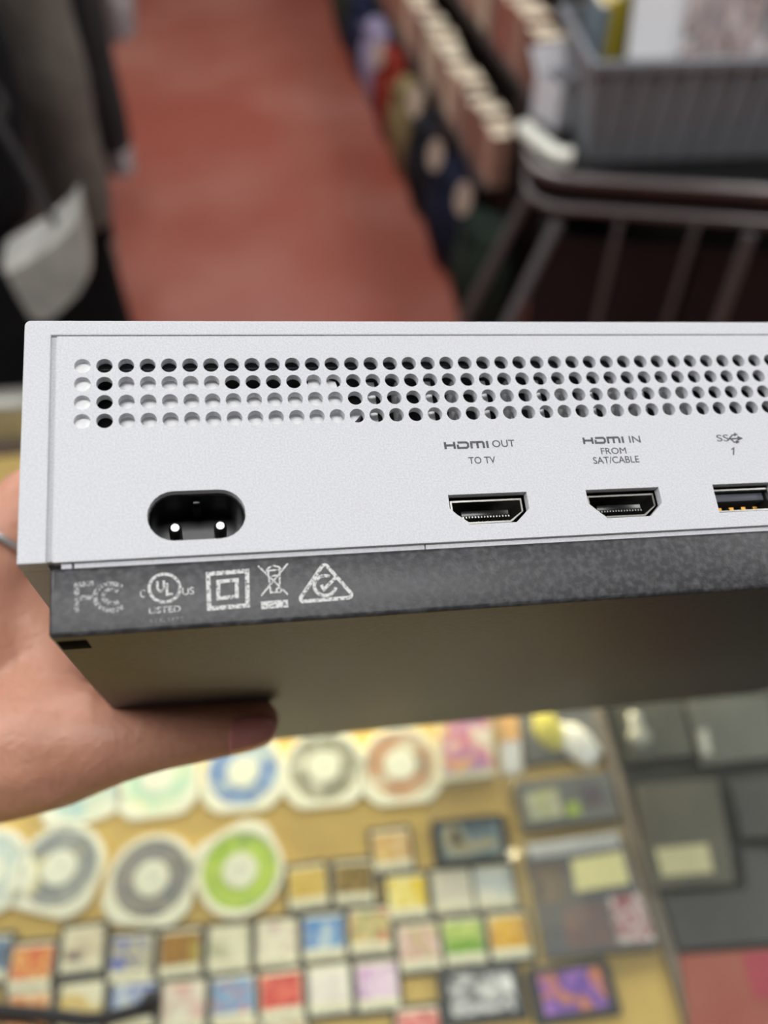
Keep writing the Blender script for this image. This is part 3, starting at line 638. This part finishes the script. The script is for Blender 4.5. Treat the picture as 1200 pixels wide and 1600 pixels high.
t, c = quad_thing('red_box', 'flat brick red box in the lower right corner', 'box', [(1092, 1700), (1300, 1690), (1262, 1478), (1062, 1492)], 0.010, mat('red_card', rgb(150, 66, 50), 0.5, col2=rgb(158, 84, 64), vscale=25))
patch(t, c, [(1178, 1560), (1290, 1555), (1262, 1484), (1158, 1490)], 0.010, mat('crimson_card', rgb(160, 48, 62), 0.5, var=0.06), 'crimson_panel')
# --- black cable lying on the glass
m_cable = mat('black_rubber', rgb(18, 18, 19), 0.45, var=0.1)
zc = ZG+0.0042
ct = thing('cable', 'black cable with a plug end lying on the glass at bottom left', 'cable', at(100, 1587, ZG))
def wl(u, v, z): return at(u, v, z)-ct.location
link('cord', tube(spline([wl(-160, 1560, zc), wl(-40, 1576, zc), (wl(60, 1585, zc)), wl(140, 1594, zc), wl(195, 1584, zc), wl(232, 1572, zc)], 10), 0.0042, 12), m_cable, ct)
link('plug', tube([wl(222, 1576, zc+.001), wl(232, 1571, zc+.001), wl(238, 1563, zc+.002), wl(246, 1555, zc+.002)], [0.0042, 0.0064, 0.0066, 0.0050], 12), m_cable, ct)
m_cord2 = mat('brown_cord', rgb(96, 60, 44), 0.6, var=0.1)
tag(link('thin_cord', tube(spline([at(-60, 1590, ZG+.0014), at(0, 1596, ZG+.0014), at(40, 1599, ZG+.0014), at(80, 1612, ZG+.0014)], 8), 0.0013, 8), m_cord2), 'thin brown cord beside the black cable at bottom left', 'cord')

# ------------------------------------------------------------------ clothes rack, left of the aisle
m_chrome = mat('chrome', rgb(170, 170, 172), 0.25, metal=1, var=0.03)
RX, RZ = -0.52, 1.52
rk = thing('clothes_rack', 'metal clothes rack along the left side of the aisle', 'rack', (RX, 2.2, 0))
link('rail', tube([(0, -1.25, RZ), (0, 1.25, RZ)], 0.014, 12), m_chrome, rk)
for s in (-1, 1):
    link('post', tube([(0, s*1.2, 0.03), (0, s*1.2, RZ)], 0.014, 12), m_chrome, rk)
    link('base_bar', tube([(-0.25, s*1.2, 0.025), (0.1, s*1.2, 0.025)], 0.02, 12), m_chrome, rk)
def fabric(name, col, col2=None, sc=30): return mat(name, rgb(*col), 0.9, var=0.12 if not col2 else 0, col2=rgb(*col2) if col2 else None, vscale=sc, bump=0.3, bscale=300, spec=0.2)
def loft(rings, cap=True):
    n = len(rings[0]); V = [p for r in rings for p in r]; Fc = []
    for i in range(len(rings)-1):
        for k in range(n): Fc.append((i*n+k, i*n+(k+1) % n, (i+1)*n+(k+1) % n, (i+1)*n+k))
    if cap: Fc.append(tuple(range(n))); Fc.append(tuple((len(rings)-1)*n+k for k in range(n)))
    return pydata(V, Fc, 50)
def garment(lab, y, m, zhem, hw=0.24, sleeve_end=None, cuff=None, cat='jacket', name='jacket', slw=0.05, xs=0.0, hood=False, sleeve_x=None):
    """hanging jacket: width along x, hook on the rail"""
    t = thing(name, lab, cat, (RX+xs, y, 0), 0, 'clothes on the rack')
    zs = 1.40
    rings = []
    N = 32
    for i in range(15):
        f = i/14; z = zs+(zhem-zs)*f
        w = 0.07+(hw-0.07)*min(1, f*6)**0.6; w *= 1+0.06*f; d = 0.03+0.045*min(1, f*4)
        r = []
        for k in range(N):
            a = 2*math.pi*k/N
            fold = 1+0.10*f*math.sin(7*a+y*9)+0.05*math.sin(3*a+f*6)
            r.append((w*math.cos(a), d*math.sin(a)*fold, z-(0.04*abs(math.cos(a))**2 if i < 3 else 0)))
        rings.append(r)
    link('body', loft(rings), m, t)
    for s in (-1, 1):
        se = sleeve_end if (s > 0 and sleeve_end) else (s*(hw+0.06), -0.03, max(zhem+0.05, 0.75))
        p0 = Vector((s*(hw-0.04), 0, zs-0.07)); p1 = Vector((s*(hw+0.035), -0.015, zs-0.25)); p2 = Vector(se)
        pts = spline([p0, p1, p1.lerp(p2, 0.5)+Vector((0.008*s, -0.01, 0)), p2], 6)
        rad = [slw*(1.25-0.35*i/(len(pts)-1))*(1+0.05*math.sin(i*1.3)) for i in range(len(pts))]
        sv = link('sleeve', tube(pts, rad, 16, flat=0.8), m, t)
        if cuff and s > 0:
            dd = (pts[-1]-pts[-3]).normalized()
            link('cuff', tube([pts[-1]-dd*0.01, pts[-1]+dd*0.05], [rad[-1]*1.05, rad[-1]*0.95], 16, flat=0.8), cuff, sv)
    link('collar', tube([(0.07*math.cos(a), 0.035*math.sin(a), zs+0.012) for a in [2*math.pi*k/20 for k in range(20)]], 0.022, 10, closed=True), m, t)
    link('hanger', tube(spline([(-hw*0.8, 0, zs-0.055), (0, 0, zs+0.03), (0, 0, RZ+0.005), (0.012, 0, RZ+0.022), (0.028, 0, RZ+0.006)], 6), 0.004, 8), m_chrome, t)
    return t
m_blackcloth = fabric('black_cloth', (24, 25, 28)); m_greycloth = fabric('taupe_cloth', (112, 106, 100))
m_dgrey = fabric('charcoal_cloth', (58, 56, 58)); m_lgrey = fabric('light_grey_canvas', (176, 174, 168)); m_plaid = fabric('white_grey_plaid', (206, 204, 206), (130, 130, 140), 22)
m_beige = fabric('beige_knit', (170, 150, 140), (128, 112, 106), 18)
def loc_at(u, v, y, xs=0.0): p = aty(u, v, y); return (p.x-RX-xs, 0, p.z)
garment('long black coat nearest the counter on the left rack', 1.24, m_blackcloth, 0.30, 0.21, loc_at(10, 330, 1.24), slw=0.05, xs=0.0, name='coat', cat='coat')
garment('taupe grey jacket with its sleeve hanging into the aisle', 1.52, m_greycloth, 0.70, 0.25, loc_at(138, 335, 1.52), slw=0.062, name='jacket')
garment('second long black coat behind the taupe jacket', 1.70, m_blackcloth, 0.12, 0.27, loc_at(150, 372, 1.70), slw=0.05, name='coat', cat='coat')
garment('charcoal jacket with a white cuff hanging into the aisle', 2.02, m_dgrey, 0.62, 0.26, loc_at(182, 232, 2.02), m_plaid, slw=0.05)
garment('beige knitted cardigan hanging low behind the black coats', 1.88, m_beige, 0.22, 0.22, loc_at(164, 420, 1.88), slw=0.05, name='cardigan', cat='cardigan', xs=0.0)
garment('taupe grey coat further back on the rack', 2.35, m_greycloth, 0.80, 0.28, loc_at(150, 70, 2.35), slw=0.06, name='coat', cat='coat')
garment('white and grey plaid shirt sticking out at the top of the rack', 2.75, m_plaid, 0.7, 0.30, loc_at(183, 50, 2.75), slw=0.075, name='shirt', cat='shirt')
# light grey shoulder bag
YB = 1.08
bagp = [(6, 398), (30, 386), (60, 368), (90, 346), (112, 326), (125, 306), (131, 340), (141, 385), (143, 405), (128, 432), (104, 456), (80, 476), (62, 481), (46, 470), (28, 440)]
P = [aty(u, v, YB) for u, v in bagp]; c0 = sum(P, Vector())/len(P)
bt = thing('shoulder_bag', 'light grey slouchy shoulder bag hanging in front of the black coat', 'bag', c0)
rings = []
for i in range(9):
    f = -1+2*i/8; k = math.sqrt(max(0.02, 1-(abs(f)**3)))
    rings.append([(Vector((p.x-c0.x, 0, p.z-c0.z))*(0.90+0.10*k))*1.0+Vector((0, f*0.045, 0)) for p in P])
link('pouch', loft(rings), m_lgrey, bt)
sp = [aty(88, 352, YB)-c0, aty(40, 265, YB)-c0, aty(0, 195, YB)-c0, aty(-60, 90, YB+.05)-c0, Vector((RX-0.1, YB+0.14, RZ-0.02))-c0]
link('strap', tube(spline(sp, 8), 0.012, 10, flat=0.35), m_dgrey, bt)
sh2 = thing('storage_box', 'small orange box on the floor at the foot of the rack', 'box', at(184, 484, 0.10))
sh2.location.z = 0; sh2.location.x -= 0.05
link('box', box(-0.05, 0.05, -0.05, 0.05, 0, 0.09, 0.004), mat('orange_card', rgb(206, 110, 60), 0.6, var=0.1), sh2)
link('lid', box(-0.053, 0.053, -0.053, 0.053, 0.085, 0.105, 0.003), mat('orange_lid', rgb(214, 140, 80), 0.6, var=0.1), sh2)
link('display_platform', box(-1.5, -0.88, 0.95, 4.2, 0, 0.30, 0.004), mat('black_laminate', rgb(22, 21, 21), 0.6, var=0.1))
tag(bpy.data.objects['display_platform'], 'low black platform behind the clothes rack', 'platform')

# ------------------------------------------------------------------ book shelving, right of the aisle
m_darkshelf = mat('dark_shelf_board', rgb(40, 30, 27), 0.6, var=0.15, vscale=20)
SX = 0.72; BY = 2.10
shf = thing('bookcase', 'dark stepped bookcase along the right side of the aisle', 'bookcase', (SX, BY, 0))
TIERS = [(0.00, 0.26, 0.37), (0.10, 0.36, 0.60), (0.22, 0.5, 0.83)]     # x from, x to, board height
L = 3.6
for x0, x1, z in TIERS: link('shelf', box(x0, x1, 0, L, z-0.022, z, 0.002), m_darkshelf, shf)
link('back_panel', box(0.50, 0.52, -0.02, L+0.02, 0, 1.5), m_darkshelf, shf)
for y in (1.2, 2.4, L-0.03): link('upright', boxes([(0.06, 0.5, y, y+0.03, 0, 0.348), (0.26, 0.5, y, y+0.03, 0.37, 0.578), (0.36, 0.5, y, y+0.03, 0.6, 0.808)]), m_darkshelf, shf)
link('end_panel', boxes([(0.06, 0.5, -0.02, 0.0, 0, 0.60), (0.2, 0.5, -0.02, 0.0, 0.6, 0.83), (0.36, 0.5, -0.02, 0.0, 0.83, 1.2)]), m_darkshelf, shf)
for k in range(6): link('foot', tube([(-0.01, 0.15+k*0.62, 0), (-0.01, 0.15+k*0.62, 0.03)], 0.016, 10), m_chrome, shf)
for k in range(6): link('foot_bracket', box(-0.02, 0.07, 0.138+k*0.62, 0.162+k*0.62, 0.03, 0.05), m_darkshelf, shf)
m_pages = mat('cream_pages', rgb(226, 212, 186), 0.8, var=0.08, vscale=120)
BC = [((150, 108, 92), 'pinkish brown'), ((196, 176, 152), 'cream'), ((118, 78, 66), 'chestnut'), ((172, 132, 114), 'dusty rose'), ((206, 192, 170), 'ivory'), ((136, 52, 42), 'brick red'), ((92, 72, 64), 'dark brown'), ((162, 120, 98), 'tan')]
bmats = [mat('book_cover', rgb(*c), 0.6, var=0.08, vscale=40) for c, n in BC]
PLC = ['on the lower step', 'on the middle step', 'on the top step']
for ti, (x0, x1, z) in enumerate(TIERS):
    y = 0.02 if ti else 0.0
    k = 0
    while y < L-0.3 and k < 34:
        th = random.choice([0.05, 0.06, 0.075, 0.09]); dep = random.uniform(0.07, 0.085); h = random.uniform(0.125, 0.15) if ti < 2 else random.uniform(0.13, 0.17)
        ci = random.choice([0, 3, 3, 0, 7, 2, 0, 1] if k % 7 != 4 else [5, 6])
        if any(abs(y-q) < 0.1 for q in (1.2, 2.4)) and ti < 0: pass
        t = thing('book', '%s book, number %s from the counter %s' % (BC[ci][1], ['one', 'two', 'three', 'four', 'five', 'six', 'seven', 'eight', 'nine', 'ten', 'eleven', 'twelve', 'thirteen', 'fourteen', 'fifteen', 'sixteen', 'seventeen', 'eighteen', 'nineteen', 'twenty', 'twenty-one', 'twenty-two', 'twenty-three', 'twenty-four', 'twenty-five', 'twenty-six', 'twenty-seven', 'twenty-eight', 'twenty-nine', 'thirty', 'thirty-one', 'thirty-two', 'thirty-three', 'thirty-four'][k], PLC[ti]), 'book', (SX+x0+0.012, BY+y, z), 0, 'books on the stepped bookcase')
        link('cover', boxes([(0, dep, 0, 0.003, 0, h), (0, dep, th-0.005, th-0.002, 0, h), (0, 0.004, 0.003, th-0.005, 0, h)]), bmats[ci], t)
        link('pages', box(0.004, dep-0.003, 0.003, th-0.005, 0.002, h-0.003), m_pages, t)
        y += th+0.002; k += 1
# soft goods leaning against the foot of the bookcase
SK = [((34, 44, 36), 'dark green', 2.03, 0.13, 0.09), ((22, 26, 44), 'navy blue', 2.34, 0.155, 0.09), ((30, 30, 36), 'blackish', 2.66, 0.13, 0.085), ((128, 112, 78), 'olive beige', 2.94, 0.14, 0.085), ((132, 46, 34), 'rusty red', 3.22, 0.13, 0.085), ((150, 140, 168), 'lilac grey', 3.50, 0.13, 0.08), ((28, 34, 58), 'midnight blue', 3.80, 0.15, 0.085), ((44, 50, 36), 'moss green', 4.16, 0.18, 0.085)]
for col, nm, y, w, d in SK:
    t = thing('cloth_bag', '%s cloth bag slumped at the foot of the bookcase' % nm, 'bag', (SX+0.0, y, 0), 0, 'bags under the bookcase')
    h = 0.30
    rings = []
    for i in range(10):
        f = i/9; w_ = w*(0.86+0.2*math.sin(math.pi*f*0.9))*(1 if f < 0.85 else 0.8); d_ = d*(0.62+0.4*math.sin(math.pi*f))
        rings.append([(d_*math.cos(a)*(1+.06*math.sin(4*a+y)), w_*math.sin(a)*(1+.05*math.sin(5*a+f*4)), h*f) for a in [2*math.pi*k/24 for k in range(24)]])
    link('sack', loft(rings), fabric('bag_cloth', col), t)
    link('handle', tube(spline([(-d*0.6, -w*0.35, h*0.9), (-d*0.85, -w*0.2, h*1.0), (-d*0.85, w*0.2, h*1.0), (-d*0.6, w*0.35, h*0.9)], 6), 0.008, 8), fabric('bag_handle', tuple(int(c*0.8) for c in col)), t)
m_tag = mat('cream_tag', rgb(178, 158, 142), 0.6, var=0.05)
for (u, v, nm) in ((725, 310, 'dark green bag, nearest of the oval tags'), (681, 242, 'navy blue bag'), (650, 158, 'blackish bag'), (592, 85, 'rusty red bag')):
    p = atx(u, v, SX-0.078)
    t = thing('oval_tag', 'cream oval tag hanging on the %s' % nm, 'tag', p, 0, 'oval tags on the bags')
    me = shape([[(0.024*math.cos(a), 0.045*math.sin(a)) for a in [2*math.pi*k/28 for k in range(28)]]], 0, 0.006, 0.001)
    me.transform(Matrix.Rotation(math.radians(-62), 4, 'Z') @ Matrix.Rotation(math.radians(90), 4, 'X') if False else Matrix.Rotation(math.radians(-35), 4, 'Z') @ Matrix.Rotation(math.radians(78), 4, 'X'))
    link('plate', me, m_tag, t)
    link('string', tube([(0.0, 0, 0.055), (0.02, 0.0, 0.09), (0.05, 0.0, 0.1)], 0.002, 6), m_cord2, t)
# white open carton and an olive bag on the near end of the shelves
p = at(785, 200, 0.5)
t = thing('open_carton', 'white open carton wedged at the counter end of the bookcase', 'carton', (0.86, 1.99, 0.60), 0.3)
m_wc = mat('white_carton', rgb(220, 218, 222), 0.6, var=0.03)

# ------------------------------------------------------------------ side table with grey tote, right
ZT = 0.60
m_top = mat('black_table_top', rgb(20, 18, 19), 0.4, var=0.1); m_rim = mat('dull_metal_rim', rgb(126, 120, 118), 0.35, metal=0.7, var=0.08)
def tabring(pts, r, n=7):
    out = []
    k = len(pts)
    for i in range(k):
        p0, p1, p2 = Vector(pts[i-1]), Vector(pts[i]), Vector(pts[(i+1) % k])
        a = (p0-p1).normalized()*r+p1; b = (p2-p1).normalized()*r+p1
        for j in range(n+1):
            s = j/n; out.append((1-s)**2*a+2*s*(1-s)*p1+s*s*b)
    return out
pA = at(805, 232, ZT); pB = at(1200, 292, ZT)
fl = at(838, 268, ZT); fr = pB
dirx = (fr-fl); dirx.z = 0; dirx.normalize(); diry = Vector((-dirx.y, dirx.x, 0))
c1 = fl-dirx*0.02; c2 = c1+dirx*0.82; c3 = c2+diry*0.34; c4 = c1+diry*0.34
tb = thing('side_table', 'small black table with rounded corners, metal rim and tubular legs', 'table', (c1+dirx*0.41+diry*0.17)-Vector((0, 0, ZT)))
T0 = Vector(tb.location)
corner = [Vector((q.x-T0.x, q.y-T0.y)) for q in (c1, c2, c3, c4)]
out2 = tabring(corner, 0.11)
link('table_top', shape([[(q.x, q.y) for q in out2]], ZT-0.018, ZT, 0.003), m_top, tb)
link('rim', tube([(q.x, q.y, ZT-0.012) for q in out2], 0.014, 10, closed=True), m_rim, tb)
link('lower_frame', tube([(q.x*0.985, q.y*0.985, ZT-0.085) for q in out2], 0.012, 10, closed=True), m_rim, tb)
link('apron', shape([[(q.x*0.94, q.y*0.94) for q in out2]], ZT-0.085, ZT-0.018, 0), m_top, tb)
m_leg = mat('grey_metal_leg', rgb(92, 89, 88), 0.45, metal=0.15, var=0.05)
def leg(u0, v0, u1, v1, z0, zb, r=0.014):
    a = at(u0, v0, z0)-T0; b = at(u1, v1, zb)-T0; d = (b-a); e = a+d*((0.0-a.z)/d.z); e.z = 0.0
    link('leg', tube([a, e], r, 10), m_leg, tb)
leg(872, 345, 802, 488, ZT-0.09, 0.31); leg(825, 305, 740, 470, ZT-0.09, 0.20)
for u, v, r_ in ((1172, 365, 0.014), (1088, 352, 0.008), (968, 346, 0.008)):
    q = at(u, v, ZT-0.09)-T0; link('leg', tube([(q.x, q.y, 0), (q.x, q.y, ZT-0.09)], r_, 10), m_leg, tb)
# black crates under the table
m_crate = mat('black_crate_plastic', rgb(16, 15, 16), 0.6, var=0.1)
for (dx, w, lab) in ((0.03, 0.37, 'black crate under the left half of the small table'), (0.417, 0.37, 'black crate under the right half of the small table')):
    q = T0-dirx*0.41+dirx*(dx+w/2+0.04)+diry*0.02
    t = thing('storage_crate', lab, 'crate', (q.x, q.y, 0), math.atan2(dirx.y, dirx.x), 'crates under the small table')
    link('tub', boxes([(-w/2, w/2, -0.09, -0.08, 0.0, 0.36), (-w/2, w/2, 0.13, 0.14, 0, 0.36), (-w/2, -w/2+0.01, -0.08, 0.13, 0, 0.36), (w/2-0.01, w/2, -0.08, 0.13, 0, 0.36), (-w/2+.01, w/2-.01, -0.08, 0.13, 0, 0.01)]), m_crate, t)
    link('lid', box(-w/2-.008, w/2+.008, -0.098, 0.148, 0.36, 0.385, 0.004), m_crate, t)
# tote
m_tote = mat('grey_tote_plastic', rgb(122, 125, 130), 0.5, var=0.05, vscale=12); 
tdx = Vector((math.cos(math.radians(-8)), math.sin(math.radians(-8)), 0)); tdy = Vector((-tdx.y, tdx.x, 0)); TL = at(912, 258, ZT)
th_, td = 0.235, 0.28
tt = thing('storage_tote', 'grey ribbed plastic tote standing on the small black table', 'tote', TL+tdx*0.30+tdy*td/2)
tt.rotation_euler = (0, 0, math.radians(-8))
def tote_ring(z, e): return [(-0.30-e, -td/2-e, z), (0.30+e, -td/2-e, z), (0.30+e, td/2+e, z), (-0.30-e, td/2+e, z)]
link('tub', pydata(*(lambda R: ([p for r in R for p in r], [(0, 3, 2, 1)]+[(i*4+k, i*4+(k+1) % 4, (i+1)*4+(k+1) % 4, (i+1)*4+k) for i in range(len(R)-1) for k in range(4)]))([tote_ring(0.002, -0.01), tote_ring(th_, 0.02), tote_ring(th_, 0.014), tote_ring(0.008, -0.016)])), m_tote, tt)
tr_o = [(x, y) for x, y, z in tote_ring(0, 0.032)]; tr_i = [(x, y) for x, y, z in tote_ring(0, 0.012)]
link('lip', shape([tr_o, tr_i], th_-0.022, th_, 0.003), m_tote, tt)
for k in range(11):
    x = -0.27+k*0.054
    link('rib', pydata([(x-.008, -td/2+.012, 0.006), (x+.008, -td/2+.012, 0.006), (x+.008, -td/2-.0255, th_-.022), (x-.008, -td/2-.0255, th_-.022), (x-.008, -td/2+.004, 0.006), (x+.008, -td/2+.004, 0.006), (x+.008, -td/2-.028, th_-.022), (x-.008, -td/2-.028, th_-.022)],
         [(4, 5, 6, 7), (0, 1, 5, 4), (1, 2, 6, 5), (2, 3, 7, 6), (3, 0, 4, 7)]), m_tote, tt)
def in_tote(name, lab, cat, x, y, w, d, h, m, cover=None, group='things in the grey tote', tilt=0.0, z0=0.01):
    M_ = Matrix.Translation(Vector(tt.location)) @ Matrix.Rotation(tt.rotation_euler.z, 4, 'Z')
    t = thing(name, lab, cat, M_ @ Vector((x, y, z0)), tt.rotation_euler.z, group); t.rotation_euler[0] = tilt
    link('cover', boxes([(-w/2, w/2, -d/2, -d/2+0.002, 0, h), (-w/2, w/2, d/2-0.002, d/2, 0, h), (-w/2, -w/2+0.002, -d/2, d/2, 0, h)]), m, t)
    link('pages', box(-w/2+0.002, w/2-0.002, -d/2+0.002, d/2-0.002, 0.002, h-0.004), m_pages, t)
    if cover: link('cover_art', box(-w/2+0.008, w/2-0.006, -d/2-0.0008, -d/2, 0.012, h-0.012), cover, t)
    return t
m_wcov = mat('white_cover', rgb(244, 244, 247), 0.35, var=0.02)
manga = art('cover_figures', [rgb(226, 210, 206), rgb(150, 142, 146), rgb(206, 182, 176), rgb(90, 88, 94), rgb(232, 226, 224)], 17, 0.35, 2, (1.6, 1, 0.6))
in_tote('picture_book', 'plain white picture book standing at the left of the grey tote', 'book', -0.165, -0.085, 0.10, 0.02, 0.34, m_wcov, None, tilt=-0.24)
in_tote('picture_book', 'large picture book with grey and pink figures on its cover in the tote', 'book', 0.00, -0.085, 0.225, 0.025, 0.36, m_wcov, manga, tilt=-0.24)
in_tote('picture_book', 'white picture book at the right picture edge in the tote', 'book', 0.19, -0.085, 0.13, 0.02, 0.34, m_wcov, None, tilt=-0.24)
for k, (cc, nm) in enumerate((((120, 132, 140), 'blue grey'), ((206, 184, 40), 'bright yellow'), ((150, 136, 60), 'olive yellow'), ((40, 38, 34), 'black'), ((170, 160, 120), 'straw coloured'))):
    in_tote('paperback', '%s paperback standing at the back left of the grey tote' % nm, 'book', -0.265+(k % 5)*0.026, 0.068+0.006*(k % 2), 0.022, 0.11, 0.27+0.012*(k % 3), mat('paperback_cover', rgb(*cc), 0.45, var=0.05))
# curled white magazine beside the tote
pts = spline([at(818, 200, ZT+0.02), at(842, 222, ZT+0.02), at(870, 243, ZT+0.02), at(893, 246, ZT+0.02)], 8)
tag(link('rolled_magazine', tube(pts, 0.021, 14), mat('white_paper', rgb(226, 226, 214), 0.5, var=0.04, vscale=60)), 'rolled white magazine lying on the table edge beside the tote', 'magazine')
# carton geometry
cw = 0.10
crt = [o for o in bpy.data.objects if o.name.startswith('open_carton')][0]
link('wall', boxes([(-cw/2, cw/2, -cw/2, -cw/2+0.004, 0, 0.10), (-cw/2, cw/2, cw/2-0.004, cw/2, 0, 0.10), (-cw/2, -cw/2+0.004, -cw/2+.004, cw/2-.004, 0, 0.10), (cw/2-0.004, cw/2, -cw/2+.004, cw/2-.004, 0, 0.10), (-cw/2+.004, cw/2-.004, -cw/2+.004, cw/2-.004, 0, 0.004)]), m_wc, crt)
for s in (-1, 1):
    link('flap', pydata([(-cw/2, s*cw/2, 0.10), (cw/2, s*cw/2, 0.10), (cw/2, s*(cw/2+0.035), 0.145), (-cw/2, s*(cw/2+0.035), 0.145), (-cw/2, s*(cw/2+.003), 0.098), (cw/2, s*(cw/2+.003), 0.098), (cw/2, s*(cw/2+0.038), 0.143), (-cw/2, s*(cw/2+0.038), 0.143)], [(0, 1, 2, 3), (4, 5, 6, 7), (0, 1, 5, 4), (1, 2, 6, 5), (2, 3, 7, 6), (3, 0, 4, 7)]), m_wc, crt)
